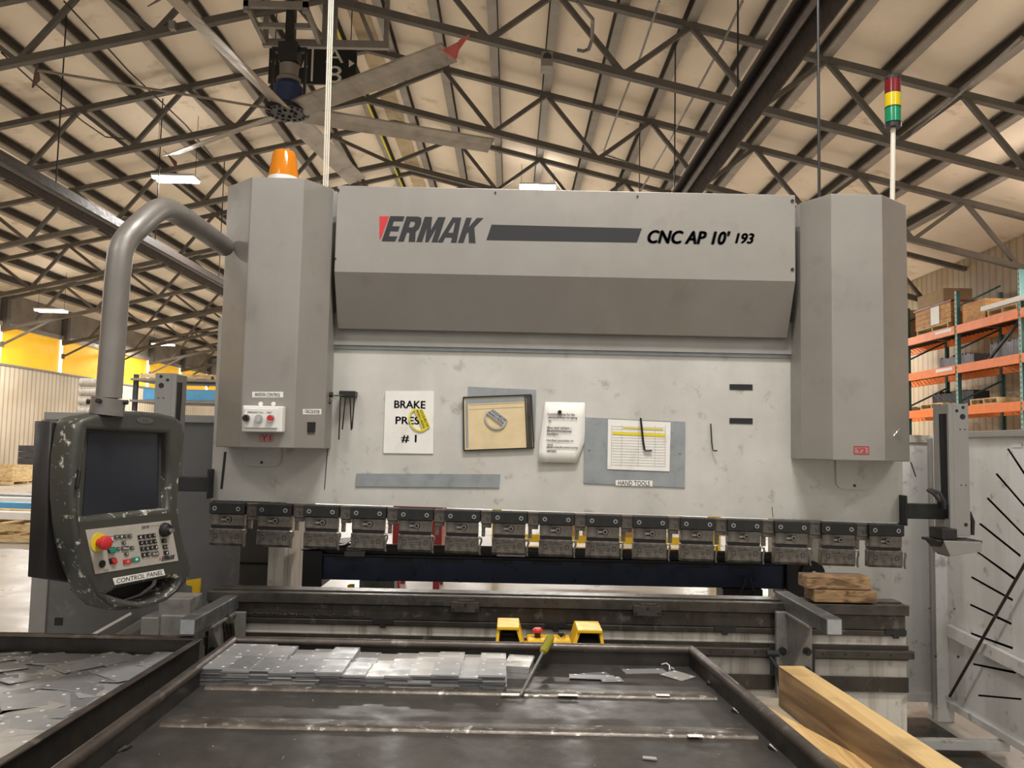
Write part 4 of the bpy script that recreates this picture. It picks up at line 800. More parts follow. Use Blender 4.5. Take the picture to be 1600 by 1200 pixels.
# steel plate with form
t, s = poly_thing('steel_plate', [(913, 652), (1071, 659), (1070, 762), (912, 755)], YR - .005, .004, M['bluesteel'], 'blue-grey steel plate labelled HAND TOOLS', 'plate', holes=[[(920.5 + 2 * math.cos(a), 704.5 + 2 * math.sin(a)) for a in [k * math.pi / 4 for k in range(8)]], [(1062 + 2 * math.cos(a), 710 + 2 * math.sin(a)) for a in [k * math.pi / 4 for k in range(8)]]])
pixplate('label', [(962, 750), (1019.5, 751), (1019.5, 760), (962, 758.5)], YR - .0055, .0004, M['white'], t); pixtext('lettering', [('HAND TOOLS', 966, 751.5, 1015.5, 758.5)], YR - .006, M['ink'], t)
t, s = poly_thing('paper_form', [(950, 655), (1048, 660), (1046, 736.5), (949, 733)], YR - .009, .0012, M['paper'], 'white printed form with yellow highlighting, held by the long hex key', 'paper')
mb = MB()
for k in range(15): y = 666 + k * 4.3; mb.bar(at(956, y, YR - .0104), at(1040, y + 2.6, YR - .0104), .0008, .0004, up=(0, 1, 0))
for x in (956, 972, 998, 1024, 1040): mb.bar(at(x, 664, YR - .0104), at(x - 1, 729, YR - .0104), .0008, .0004, up=(0, 1, 0))
mb.build('ruled_lines', M['faintink'], t)
pixplate('highlight', [(957, 674), (1039, 678), (1039, 683), (957, 679)], YR - .0106, .0003, M['yellowtag'], t); pixplate('highlight', [(974, 667), (1036, 670), (1036, 672), (974, 669)], YR - .0106, .0003, M['yellowtag'], t)
def hexkey(pts, r, Y, label, shade):
    t = tag(MB().tube([at(x, y, Y - d) for x, y, d in pts], r, 6).build('hex_key', M['clampblack'] if shade else M['oily']), label, 'hex key'); return t
hexkey([(1001, 653, 0), (1005, 690, 0), (1007, 702, 0), (1009, 704.5, 0), (1018.5, 704, 0)], .0046, YR - .018, 'large black hex key hung over the highlighted form', True)
hexkey([(1110.5, 662, 0), (1112, 690, 0), (1113.5, 702, 0), (1114.5, 704, .004), (1120.5, 704.5, .02)], .003, YR - .012, 'small dark hex key on the bare ram right of the steel plate', False)
for (y, l) in ((604.7, 'black magnetic strip on the ram, upper one'), (657.6, 'black magnetic strip on the ram, lower one')):
    tag(pixplate('magnetic_strip', [(1140, y - 4.5), (1176, y - 4), (1176, y + 4.8), (1140, y + 4)], YR - .003, .002, M['black']), l, 'magnet strip', 'black magnetic strips')
tag(pixplate('steel_strip', [(557, 740), (782, 741), (780, 762), (555, 760)], YR - .006, .005, M['bluesteel']), 'long blue-grey steel strip low on the ram under the signs', 'strip')
# hex keys in a magnetic holder by the left cover
t = thing('hex_key_holder', 'magnetic holder with four hanging hex keys beside the left cover', 'tool holder', at(535, 620, YR - .03))
MB().box(at(534, 615, YR).x, at(559, 615, YR).x, YR - .06, YR - .001, at(546, 621, YR).z, at(546, 612, YR).z).build('magnet_block', M['black'], t, bevel=.003)
mb = MB(); mb.tube([at(508, 616, YR - .07), at(520, 617, YR - .07)], .012, 10); mb.tube([at(511, 622, YR - .07), at(517, 630, YR - .07)], .008, 8); mb.tube([at(519, 618, YR - .07), at(536, 618, YR - .065)], .003, 6); mb.build('swivel_arm', M['oily'], t)
for (x, y0_, x2, y2) in ((532, 620, 529.5, 687), (540, 620, 535, 671), (547, 620, 549, 672), (554, 620, 550, 670)): MB().tube([at(x, y0_, YR - .062), at(x2, y2, YR - .055)], .0032, 6).build('hex_key', M['clampblack'], t)
# andon box on the left cover
YA = YC - .0005
t = thing('switch_box', 'white push-button box on the left cover under the ANDON CONTROL label', 'control box', at(410, 655, YA))
a, b_, c_, d_ = rect(378, 634, 441, 675, YC - .05); bx('enclosure', a, b_, YC - .05, YC - .001, c_, d_, M['white'], t, .005); x0_, x1_, zz0, zz1 = rect(381, 638, 434, 669, YC - .056); bx('lid', x0_, x1_, YC - .058, YC - .0505, zz0, zz1, M['white'], t, .003)
for (px, m_, n) in ((385.5, 'black', 'selector'), (405, 'chrome', 'button'), (423.5, 'red', 'button')):
    c = at(px, 653.5, YC - .06); rg = MB().cyl(c, c + Vector((0, -.008, 0)), .0155, 20).build('bezel', M['chrome'], t, smooth=True); b2 = MB().cyl(c + Vector((0, -.0085, 0)), c + Vector((0, -.02, 0)), .0115, 18).build(n, M[m_], t, smooth=True)
    if n == 'selector': MB().box(c.x - .004, c.x + .004, c.y - .032, c.y - .0205, c.z - .012, c.z + .012).build('knob_grip', M['black'], b2)
for px in (407, 427): c = at(px, 631, YC - .01); MB().cyl(c, c + Vector((0, .008, 0)), .009, 12).build('mounting_ear', M['white'], t)
pixtext('caption', [('EMERGENCY CALL', 387, 643, 412, 645.5), ('RESET', 417, 643.5, 425, 645.5)], YC - .0585, M['faintink'], t)
def label(poly, lines, Y, lab, m=M['white'], tm=M['ink'], nm='label'):
    t = thing(nm, lab, 'label', at(poly[0][0], poly[0][1], Y)); pixplate('sticker', poly, Y, .0005, m, t); 
    if lines: pixtext('lettering', lines, Y - .0005, tm, t)
    return t
label([(394, 612), (442.5, 612), (442.5, 621), (394, 621)], [('ANDON CONTROL', 398, 613.8, 438, 619.3)], YC - .001, 'white label reading ANDON CONTROL on the left cover')
# labels on the inner chamfer of the left cover
A = Vector((at(458, 703, YC).x, YC, 0)); B = Vector((at(506, 703, YS).x, YS, 0)); U_ = (B - A).normalized(); N_ = Vector((U_.y, -U_.x, 0)); 
def onpl(px, py, P, N):
    r = ray(px, py); return EYE + r * ((P - EYE).dot(N) / r.dot(N))
def chamf(poly):
    return [((onpl(x, y, A, N_) - A).dot(U_), onpl(x, y, A, N_).z) for x, y in poly]
t = thing('label', 'small white label reading CALCULATOR on the left cover edge facet', 'label', onpl(488, 643, A, N_)); flat('sticker', chamf([(473, 639), (502, 639), (502, 647.5), (473, 647.5)]), [], A + N_ * .001, U_, ZV, N_, .0006, M['white'], t)
q = chamf([(476, 645), (499, 641)]); lettering('lettering', [('CALCULATOR', q[0][0], q[0][1], q[1][0], q[1][1])], A + N_ * .0012, U_, ZV, N_, M['ink'], t)
t = thing('magnetic_pad', 'small black square pad under the CALCULATOR label', 'pad', onpl(486, 668, A, N_)); flat('pad', chamf([(480, 659.5), (492, 659.5), (491, 675), (480, 675)]), [], A + N_ * .006, U_, ZV, N_, .005, M['black'], t); flat('pad_edge', chamf([(480, 675.2), (491, 675.2), (491, 677.5), (480, 677.5)]), [], A + N_ * .004, U_, ZV, N_, .003, M['tube'], t)
label([(404, 677.5), (427, 677.5), (427, 691), (404, 691)], [('Y1', 408, 679.5, 423, 689)], YC - .001, 'red Y1 sticker below the push-button box', M['rednote'], M['darkred'])
t = label([(1334, 697), (1358, 697.5), (1358, 710), (1334, 709.5)], [('Y2', 1339, 700, 1353, 707)], YC - .001, 'red Y2 sticker low on the right cover', M['rednote'], M['crimson'])
def border(t, poly, m):
    mb = MB(); P_ = [at(x, y, YC - .0016) for x, y in poly]
    for a, b_ in zip(P_, P_[1:] + P_[:1]): mb.bar(a, b_, .003, .0006, up=(0, 0, 1) if abs((b_ - a).z) > .01 else (0, 1, 0)) if False else mb.bar(a, b_, .0006, .003, up=(0, 0, 1)) if abs((b_ - a).z) < .01 else mb.bar(a, b_, .003, .0006, up=(0, 1, 0))
    mb.build('border', m, t)
border(t, [(1334.5, 697.5), (1357.5, 698), (1357.5, 709.5), (1334.5, 709)], M['crimson'])
mb = MB(); c = at(1404, 668, YS - .045); tag(mb.tube([c + Vector((0, .012, 0)), c + Vector((0, -.02, 0)), at(1404, 671, YS - .08), at(1396, 681, YS - .09), at(1389, 688, YS - .085)], .0035, 8).build('hook', M['chrome'], smooth=True), 'bent bright wire hook on the outer facet of the right cover', 'hook')
mb = MB(); tag(MB().tube([at(1423, 722, 3.6), at(1427, 733, 3.6), at(1431, 745, 3.6)], .0025, 6).build('wire', M['black']), 'short black wire hanging under the right cover', 'wire')
# ------------------------------------------------------------------ wooden blocks on the bed
zt3 = zr + .0065
a, b_ = at(1270, 935, YB + .04).x, at(1364, 935, YB + .04).x; h1 = at(1315, 922.5, YB - .004).z - zt3
tag(MB().box(a - .01, b_, YB - .004, YB + .12, zt3 + .0, zt3 + h1).build('wood_block', M['woodblock'], bevel=.005), 'rough brown wooden block lying on the right end of the bed, lower one', 'wood block', 'wooden blocks on the bed')
a, b_ = at(1258, 905, YB + .02).x, at(1358, 905, YB + .02).x; h2 = at(1305, 895, YB + .11).z
tag(MB().box(a - .0, b_, YB + .0, YB + .115, zt3 + h1 + .001, h2).build('wood_block', M['woodblock'], bevel=.006), 'rough brown wooden block stacked on top at the right end of the bed', 'wood block', 'wooden blocks on the bed')
a = b_; MB().cyl((b_, YB + .06, h2 - .03), (b_ + .018, YB + .06, h2 - .03), .004, 8).build('nail', M['oily']); tag(C.objects[-1], 'bent nail sticking out of the upper wooden block', 'nail')
# ------------------------------------------------------------------ side guards
Xg = 2.62
gd = thing('guard_panel', 'pale slotted side guard sheet running towards the viewer on the right', 'guard', (Xg, 4.6, 0))
slots = [[(1573, 702), (1576, 700), (1602, 739), (1599, 742)], [(1555, 741), (1558, 739), (1602, 790), (1600, 793)], [(1541, 779), (1544, 777), (1602, 836), (1600, 839)], [(1529, 819), (1532, 817), (1595, 867), (1594, 871)], [(1527, 864), (1529, 862), (1587, 903), (1585, 907)], [(1517, 903), (1518, 900), (1583, 936), (1582, 940)], [(1515, 946), (1516, 943), (1581, 973), (1580, 977)], [(1516, 991), (1517, 988), (1583, 1011), (1582, 1015)], [(1520, 1039), (1520, 1036), (1588, 1049), (1587, 1053)], [(1528, 1088), (1528, 1085), (1596, 1091), (1596, 1094)]]
def yz(px, py): q = atx(px, py, Xg); return (q.y, q.z)
yn_, yf_ = 3.30, atx(1482, 1000, Xg).y
hol = [[yz(*p) for p in s] for s in slots]
zlo, zhi = .13, atx(1510, 684, Xg).z
flat('slotted_sheet', [(yn_, zlo), (yf_, zlo), (yf_, zhi), (yn_, zhi)], hol, (Xg, 0, 0), Vector((0, 1, 0)), ZV, Vector((-1, 0, 0)), .003, M['guard'], gd)
bx('top_rail', Xg - .03, Xg + .03, yn_, yf_ + .0, zhi, zhi + .035, M['post'], gd, .003); bx('bottom_rail', Xg - .02, Xg + .03, yn_, yf_, zlo - .04, zlo, M['guard'], gd, .003)
q0, q1 = atx(1483, 985, Xg - .02), atx(1602, 1045, Xg - .02); MB().bar(q0, q1 + (q1 - q0) * .6, .03, .07).build('mid_rail', M['guard'], gd, bevel=.003)
bx('corner_post', Xg - .07, Xg + .03, yf_ + .002, yf_ + .05, 0, zhi + .02, M['guard'], gd, .004); bx('hinge_tube', Xg - .095, Xg - .075, yf_ + .0, yf_ + .03, .1, zhi, M['post'], gd, .004)
q0, q1 = atx(1484, 1088, Xg - .07), atx(1602, 880, Xg - .05); MB().cyl(q0, q1 + (q1 - q0) * .3, .008, 8).build('brace_rod', M['oily'], gd, smooth=True)
bx('slot_darkener', Xg + .05, Xg + .06, yn_, yf_ + .3, .1, zhi - .05, M['rubber'], gd)  # dark sheet added behind the slots to keep them dark
fl = MB(); p0 = atz(1420, 1152, .08); p1_ = atz(1582, 1160, .08); fl.bar((p0.x - .3, p0.y, .05), (p1_.x, p0.y, .05), .05, .05); tag(fl.build('foot_bar', M['guard'], bevel=.003), 'pale steel foot bar on the floor between the bed and the slotted guard', 'foot bar')
rg_ = thing('guard_panel', 'plain pale guard sheet behind the right end of the ram', 'guard', (2.0, 5.2, 0))
yg = 5.18; x1g = at(1463, 900, yg).x; x0g = at(1187, 900, yg).x + .1
bx('sheet', x0g, x1g, yg, yg + .01, .13, at(1440, 692, yg).z, M['guard'], rg_); bx('top_rail', x0g, x1g + .02, yg - .02, yg + .03, at(1440, 692, yg).z, at(1440, 680, yg).z, M['bedwhite'], rg_, .003); bx('bottom_rail', x0g, x1g, yg - .03, yg + .03, .08, .13, M['guard'], rg_, .003)
for xx in (x0g + .05, x1g - .05): bx('foot', xx, xx + .05, yg - .02, yg + .03, 0, .08, M['guard'], rg_)
# left guard behind console
lg = thing('guard_panel', 'grey side guard sheet behind the control console', 'guard', (-2.2, 4.3, 0))
yl = 4.2; xa_, xb_ = at(58, 900, yl).x, at(345, 800, yl).x + .1
zt4 = at(315, 661, yl).z
bx('sheet', xa_, xb_, yl, yl + .02, .1, zt4, M['guarddark'], lg); bx('top_rail', xa_ , xb_, yl - .03, yl + .04, zt4, at(315, 649, yl).z, M['post'], lg, .003); bx('end_strip', xa_ - .02, xa_ + .06, yl - .012, yl - .001, .1, zt4, M['post'], lg)
a, b_, c_, d_ = rect(85, 965, 98, 977, yl - .002); bx('hand_slot', a, b_, yl - .002, yl - .0005, c_, d_, M['black'], lg)
for xx in (xa_ + .1, xb_ - .2): bx('foot', xx, xx + .05, yl - .02, yl + .04, 0, .1, M['guarddark'], lg)
MB().bar(at(130, 1000, 4.1), at(205, 958, 4.15), .012, .012).build('edge_strip', M['white'], lg)
MB().bar(at(160, 1010, 4.05), at(236, 965, 4.15), .05, .03).build('lower_rail', M['post'], lg)
rg2 = thing('guard_panel', 'dark grey inner guard sheet under the left end of the ram', 'guard', (-1.3, 4.9, 0))
bx('sheet', at(330, 860, 4.9).x - .3, at(436, 860, 4.9).x, 4.9, 4.92, .1, 1.5, M['guarddark'], rg2); bx('foot', -1.55, -1.5, 4.88, 4.94, 0, .1, M['guarddark'], rg2)
c = at(349, 881, 4.9); MB().cyl(c + Vector((0, -.0, 0)), c + Vector((0, -.004, 0)), .012, 12).build('bolt_head', M['white'], rg2)
MB().box(at(360, 880, 4.89).x, at(428, 880, 4.89).x, 4.892, 4.899, at(390, 882, 4.89).z, at(390, 879, 4.89).z).build('slot', M['black'], rg2)
yb_ = thing('yellow_bracket', 'small bright yellow stepped bracket right of the console', 'bracket', at(303, 912, 4.0)); pixplate('plate', [(291, 907), (312, 904), (312, 926), (300, 928), (300, 916), (291, 914)], 4.0, .02, M['yellow'], yb_); bx('stem', at(305, 915, 4.0).x, at(309, 915, 4.0).x, 4.021, 4.05, .1, at(305, 915, 4.0).z, M['oily'], yb_)
# column next to left arm bracket
bx('control_cabinet', at(235, 960, 4.0).x, at(262, 960, 4.0).x, 3.9, 4.05, 0, at(250, 958, 4.0).z, M['post'], None, .004); tag(C.objects[-1], 'narrow grey upright box in shade under the console', 'post')

tag(bx('floor_shade', 1.78, 2.52, 3.9, 5.1, .0005, .006, M['shadefloor']), 'dark sheet standing in for the shade on the floor between the bed and the slotted guard', 'painted shade')  # dark sheet laid where the floor lies in shade

q0 = atx(1583, 699, Xg); q1 = atx(1597, 692, Xg); tag(bx('label', Xg - .0045, Xg - .0035, q1.y, q0.y, q0.z, q1.z, M['white']), 'small white sticker at the top of the slotted guard', 'label')
# ------------------------------------------------------------------ swinging console with pipe arm
cs = thing('control_console', 'dark grey touch-screen control console hung from a bent pipe arm', 'control console', (-1.30, 2.75, 1.6))
def ze(py, px, Y): return at(px, py, Y).z
P = [at(352, 386, 3.53)]
e1 = at(262, 336, 2.95); e2 = at(192, 395, 2.72); e3 = at(170, 622, 2.70)
raw = [P[0], at(330, 370, 3.38), at(300, 349, 3.17), at(275, 333, 3.03), at(262, 327, 2.96), at(249, 328, 2.89), at(236, 336, 2.84), at(213, 357, 2.77), at(199, 372, 2.74), at(190, 389, 2.72), at(186, 412, 2.71), at(181, 470, 2.705), e3]
# smooth with a catmull-rom
pts = []
for i in range(len(raw) - 1):
    p0, p1, p2, p3 = raw[max(i - 1, 0)], raw[i], raw[i + 1], raw[min(i + 2, len(raw) - 1)]
    for k in range(5):
        t = k / 5; pts.append(.5 * ((2 * p1) + (-p0 + p2) * t + (2 * p0 - 5 * p1 + 4 * p2 - p3) * t * t + (-p0 + 3 * p1 - 3 * p2 + p3) * t ** 3))
pts.append(raw[-1])
MB().tube(pts, .040, 28).build('pipe_arm', M['pipe'], cs, smooth=True)
co = MB().cyl(e3 + Vector((0, 0, .0)), at(166, 648, 2.70), .052, 32).build('collar', M['pipe'], cs, smooth=True)
mc = at(168, 628, 2.70)
for (dx, dy) in ((-.066, 0), (.066, 0), (0, -.066)): MB().cyl(mc + Vector((dx * .75, dy * .75, 0)), mc + Vector((dx, dy, 0)), .008, 10).build('set_screw', M['black'], co)
P0 = Vector((-1.352, 2.55, 1.5)); Up = Vector((.385, .923, 0)).normalized(); Np = Vector((Up.y, -Up.x, 0))   # panel frame
def uv(px, py, off=0.0): q = onpl(px, py, P0 + Np * off, Np) - P0; return (q.dot(Up), q.z)
def pp(px, py, off=0.0): return onpl(px, py, P0 + Np * off, Np)
out = [(128, 654), (150, 647), (180, 643), (215, 642), (250, 645), (275, 651), (287, 660), (290, 680), (286, 715), (281, 750), (280, 785), (282, 815), (288, 845), (297, 872), (300, 888), (296, 905), (280, 925), (262, 939), (240, 948), (215, 953), (188, 955), (165, 949), (148, 930), (136, 905), (127, 880), (119, 850), (114, 815), (111, 780), (111, 745), (113, 710), (118, 675), (122, 660)]
hole_s = [(138, 672), (262, 677), (262, 740), (262, 794), (190, 801), (127, 808), (128, 760), (132, 710)]
hole_h = [(169, 928), (182, 921), (200, 916), (235, 909), (267, 903), (277, 906), (272, 918), (253, 933), (227, 942), (200, 938), (182, 933)]
ring = [uv(*p) for p in out]; hh = [uv(*p) for p in hole_h]
sh = flat('shell', ring, [[uv(*p) for p in hole_s], hh], P0 + Np * .002, Up, ZV, Np, .105, M['hmi'], cs, bevel=.016)
sh.data.materials.append(M['hmiworn']); _w = wloc(cs)
for p in sh.data.polygons:
    q = p.center + _w - P0; u_, v_ = q.dot(Up), q.z
    if abs(p.normal.dot(Np)) < .97 and (v_ < -.02 or u_ < .06): p.material_index = 1
# rear box
ub = [uv(*p) for p in ((118, 662), (280, 668), (270, 770), (284, 880), (240, 925), (150, 935), (125, 880), (108, 780))]
rearpoly = [(a, b) for a, b in [(min(u for u, v in ring) + .0, ring[0][1] - .01), (max(u for u, v in ring) - .04, ring[0][1] - .01), (max(u for u, v in ring) - .04, uv(280, 880)[1]), (uv(160, 925)[0], uv(140, 925)[1] + .01), (min(u for u, v in ring) + .01, uv(125, 905)[1])]]
flat('rear_box', rearpoly, [hh], P0 - Np * .102, Up, ZV, Np, .075, M['hmiback'], cs, bevel=.006)
sc = [uv(137, 672, -.025), uv(262, 676, -.025), uv(262, 797, -.025), uv(126, 810, -.025)]
flat('bezel_back', [uv(132, 668), (uv(268, 674)), (uv(268, 800)), uv(122, 812)], [], P0 - Np * .030, Up, ZV, Np, .004, M['hmi'], cs)
scr = flat('screen', [uv(138, 675, -.028), uv(249, 679, -.028), uv(247, 792, -.028), uv(129, 806, -.028)], [], P0 - Np * .0275, Up, ZV, Np, .002, M['screen'], cs)
MB().tube([pp(124, 733, .004), pp(125, 736, .012), pp(121, 760, .012), pp(119, 763, .004)], .005, 8).build('screen_latch', M['black'], cs, smooth=True)
ec = uv(226, 657, .001); flat('emblem', [(ec[0] + .036 * math.cos(a), ec[1] + .011 * math.sin(a)) for a in [k * math.pi / 14 for k in range(28)]], [], P0 + Np * .0035, Up, ZV, Np, .0014, M['tube'], cs)
for o in cs.children:
    if o.name.startswith('emblem'):
        pass
lettering('emblem_mark', [('H', ec[0] - .008, ec[1] - .006, ec[0] + .008, ec[1] + .006)], P0 + Np * .0036, Up, ZV, Np, M['hmi'], cs, thick=.0004)
kp = flat('keypad', [uv(134, 828, .003), uv(266, 813, .003), uv(278.5, 876, .003), uv(148.5, 897, .003)], [], P0 + Np * .004, Up, ZV, Np, .0035, M['plate'], cs)
kO = P0 + Np * .0045
def kbox(px0, py0, px1, py1): a = uv(px0, py1, .004); b = uv(px1, py0, .004); return a[0], a[1], b[0], b[1]
# keypad local frame from its corner points
def kf(s, t):   # s,t in 0..1 in pixel image of the zoomed plate
    TL, TR, BR_, BL_ = Vector((134, 828)), Vector((266, 813)), Vector((278.5, 876)), Vector((148.5, 897))
    a = TL.lerp(TR, s); b = BL_.lerp(BR_, s); p = a.lerp(b, t); return p
def key(s, t, ws, ht, m, name='key', h=.003, txt=None, tm=None, par=None):
    cs_ = [kf(s - ws / 2, t + ht / 2), kf(s + ws / 2, t + ht / 2), kf(s + ws / 2, t - ht / 2), kf(s - ws / 2, t - ht / 2)]
    k_ = flat(name, [uv(p.x, p.y, .004) for p in cs_], [], P0 + Np * (.0045 + h), Up, ZV, Np, h, m, par or kp)
    if txt:
        c = [uv(p.x, p.y, .004) for p in cs_]; w_ = c[1][0] - c[0][0]; h_ = c[3][1] - c[0][1]
        wf = .16 if len(txt) == 1 else .36
        a0 = c[0][0] + w_ * (.5 - wf); a1 = c[0][0] + w_ * (.5 + wf); lo = min(c[0][1], c[1][1]) * .5 + max(c[0][1], c[1][1]) * .5
        lettering('key_mark', [(txt, a0, lo + h_ * .24, a1, lo + h_ * .76)], P0 + Np * (.0047 + h), Up, ZV, Np, tm or M['white'], k_, thick=.0003)
    return k_
# from the zoomed photo: s from left, t from top of the plate
for i, c in enumerate('⇧123'.replace('⇧', 'o')): key(.335 + i * .053, .235 + i * .005, .043, .085, M['tube'], txt='F' if i == 0 else c)
key(.405, .39, .043, .08, M['tube'], txt='^'); key(.325, .51, .043, .08, M['tube'], txt='<'); key(.41, .52, .09, .09, M['tube'], txt='Menu'); key(.49, .53, .043, .08, M['tube'], txt='>'); key(.41, .65, .043, .08, M['tube'], txt='v')
rows_ = ['1234', '456+', '789-', '.0']
for r in range(4):
    for q in range(4):
        if r == 3 and q >= 2: continue
        key(.605 + q * .054, .31 + r * .142, .042, .095, M['black'], txt=rows_[r][q])
key(.742, .745, .085, .095, M['tube'], txt='Ent')
key(.875, .47, .052, .095, M['black'], txt='+'); key(.875, .62, .052, .095, M['black'], txt='S1'); key(.875, .765, .052, .095, M['black'], txt='-')
key(.40, .83, .09, .10, M['red'], txt='O'); key(.505, .81, .09, .10, M['green'], txt='I')
key(.245, .52, .085, .13, M['black'], h=.002, name='button_frame'); key(.245, .52, .07, .10, M['green'], h=.010, name='button')
key(.235, .77, .085, .13, M['black'], h=.002, name='button_frame'); key(.245, .77, .05, .10, M['red'], h=.008, name='button')
key(.265, .27, .06, .12, M['black'], h=.002, name='label_frame'); key(.265, .27, .045, .09, M['white'], h=.003, name='label_frame')
def kq(s, t, off=.0045): p = kf(s, t); return pp(p.x, p.y, off)
c = kq(.118, .31); MB().cyl(c, c + Np * .002, .030, 28).build('stop_ring', M['yellowtag'], kp, smooth=True); st = MB().tube([c + Np * .002, c + Np * .02, c + Np * .022, c + Np * .036, c + Np * .04], [.013, .013, .022, .022, .016], 24).build('stop_button', M['red'], kp, smooth=True)
c = kq(.075 + .03, .80); MB().cyl(c, c + Np * .003, .012, 20).build('blank_plug', M['black'], kp, smooth=True)
c = kq(.91, .21); kn = MB().tube([c, c + Np * .012, c + Np * .02], [.025, .023, .018], 24).build('key_switch', M['black'], kp, smooth=True); MB().tube([c + Np * .02, c + Np * .04], .008, 10).build('key', M['chrome'], kn)
def ktext(name, s0, t0, s1, t1, txt, m, **k):
    a = kf(s0, t1); b = kf(s1, t1); c = kf(s0, t0); a_, b_, c_ = uv(a.x, a.y, .004), uv(b.x, b.y, .004), uv(c.x, c.y, .004)
    du = Vector(b_) - Vector(a_); O = P0 + Up * a_[0] + ZV * a_[1] + Np * .0047; U = (Up * du.x + ZV * du.y); L0 = U.length; U.normalize(); V = Np.cross(U); h_ = (c_[1] - a_[1])
    return lettering(name, [(txt, 0, 0, L0, h_)], O, U, V, Np, m, kp, thick=.0004, **k)
_a = kf(.80, .945); _b = kf(.965, .945); _a, _b = uv(_a.x, _a.y, .004), uv(_b.x, _b.y, .004); _du = Vector(_b) - Vector(_a); _U = (Up * _du.x + ZV * _du.y); _L = _U.length; _U.normalize()
maker(kp, P0 + Up * _a[0] + ZV * _a[1] + Np * .005, _U, Np.cross(_U), Np, _L, _L * .25, M['ink'], .0004); ktext('maker_mark', .78, .855, .79, .93, 'I', M['red'])
ktext('model_name', .65, .06, .735, .13, 'ER90', M['ink']); ktext('caption', .755, .07, .93, .10, 'Technology Systems', M['faintink']); ktext('caption', .10, .93, .17, .95, 'EMERGENCY', M['faintink']); ktext('caption', .11, .965, .165, .985, 'STOP', M['faintink'])
lp = [(175.5, 903.5), (254.5, 889), (257.5, 898.5), (178.5, 914)]
flat('name_label', [uv(*p, .001) for p in lp], [], P0 + Np * .0035, Up, ZV, Np, .0012, M['white'], cs)
a_, b_ = uv(181, 912, .001), uv(253.5, 898, .001); du = Vector(b_) - Vector(a_); O = P0 + Up * a_[0] + ZV * a_[1] + Np * .0038; U = Up * du.x + ZV * du.y; L0 = U.length; U.normalize()
lettering('lettering', [('CONTROL PANEL', 0, .001, L0, uv(180, 904.5, .001)[1] - a_[1])], O, U, Np.cross(U), Np, M['ink'], cs, thick=.0004)
# ------------------------------------------------------------------ trays
RZ, FZ = .84, .773
st = thing('tray_stand', 'steel stand under the large centre tray', 'stand', (-.15, 2.4, 0))
bx('stand_top', -1.0, .66, 1.30, 3.46, FZ - .045, FZ - .008, M['trayside'], st)
for (x, y) in ((-.95, 1.4), (.56, 1.4), (-.95, 3.38), (.56, 3.38)): bx('leg', x, x + .06, y - .03, y + .03, 0, FZ - .046, M['trayside'], st)
tr = thing('sheet_tray', 'large dark steel tray holding rows of stacked cut plates', 'tray', (-.15, 2.4, FZ))
_A, _B, _C, _D = atz(368, 998, RZ), atz(95, 1200, RZ), atz(1078, 1012, RZ), atz(1300, 1200, RZ)
YF, YN = (_A.y + _C.y) / 2, 1.35
def lx(y): return _A.x + (y - _A.y) * (_A.x - _B.x) / (_A.y - _B.y)
def rx(y): return _C.x + (y - _C.y) * (_C.x - _D.x) / (_C.y - _D.y)
mb = MB(); mb.hexa([(lx(YF), YF, FZ - .007), (lx(YN), YN, FZ - .007), (rx(YN), YN, FZ - .007), (rx(YF), YF, FZ - .007), (lx(YF), YF, FZ), (lx(YN), YN, FZ), (rx(YN), YN, FZ), (rx(YF), YF, FZ)]); mb.build('floor_plate', M['tray'], tr)
for py in (1084, 1143):
    yy = atz(800, py, FZ + .004).y; mb = MB()
    prof = [(-.014, .0005), (-.010, .006), (-.003, .0095), (.02, .010), (.05, .006), (.08, .0005)]
    mb.prism([(lx(yy) + .03, yy + a, FZ + b) for a, b in prof], (rx(yy) - lx(yy) - .06, 0, 0)); mb.build('ridge', M['ridge'], tr, smooth=True)
def wall(a, b, name, inward):
    a = Vector(a); b = Vector(b); d = (b - a).normalized(); n = Vector(inward); mb = MB()
    mb.prism([a + n * .004 + Vector((0, 0, FZ)), a + n * -.006 + Vector((0, 0, FZ - .03)), a - n * .012 + Vector((0, 0, RZ - .012)), a + n * .0 + Vector((0, 0, RZ - .008))], b - a); w_ = mb.build(name, M['trayside'], tr)
    MB().tube([a - n * .008 + Vector((0, 0, RZ - .010)), b - n * .008 + Vector((0, 0, RZ - .010))], .017, 16).build('rolled_edge', M['trayrim'], w_, smooth=True)
wall((lx(YF), YF, 0), (lx(YN), YN, 0), 'side_wall', (1, 0, 0)); wall((rx(YF), YF, 0), (rx(YN), YN, 0), 'side_wall', (-1, 0, 0)); wall((lx(YF) - .01, YF, 0), (rx(YF) + .01, YF, 0), 'rear_wall', (0, -1, 0))
for (px, py) in ((307, 1073), (270, 1100), (193, 1172)): p = atz(px, py, FZ + .001); MB().tube([p + Vector((-.01, -.02, 0)), p + Vector((.004, 0, .006)), p + Vector((.01, .03, 0))], [.002, .006, .002], 8).build('weld_bead', M['oily'], tr, smooth=True)
for (px, py) in ((1108, 1070), (1147, 1112), (1205, 1170)): p = atz(px, py, FZ + .001); MB().tube([p + Vector((.01, -.02, 0)), p + Vector((-.002, 0, .008)), p + Vector((-.0, .03, 0))], [.002, .006, .002], 8).build('weld_bead', M['oily'], tr, smooth=True)
for i, (px0, px1, py, l) in enumerate(((783, 812, 1086, 'beside the screwdriver tip'), (872, 903, 1087, 'right of the screwdriver'), (1025, 1046, 1087, 'far right on the upper ridge'), (1075, 1098, 1151, 'on the lower ridge'))):
    a = atz(px0, py, FZ + .008); b = atz(px1, py, FZ + .008); tag(bx('paper_tag', a.x, b.x, a.y - .010, a.y + .012, FZ + .0102, FZ + .0108, M['white']), 'small white paper strip on the tray ridge, ' + l, 'paper strip', 'paper strips in the tray')
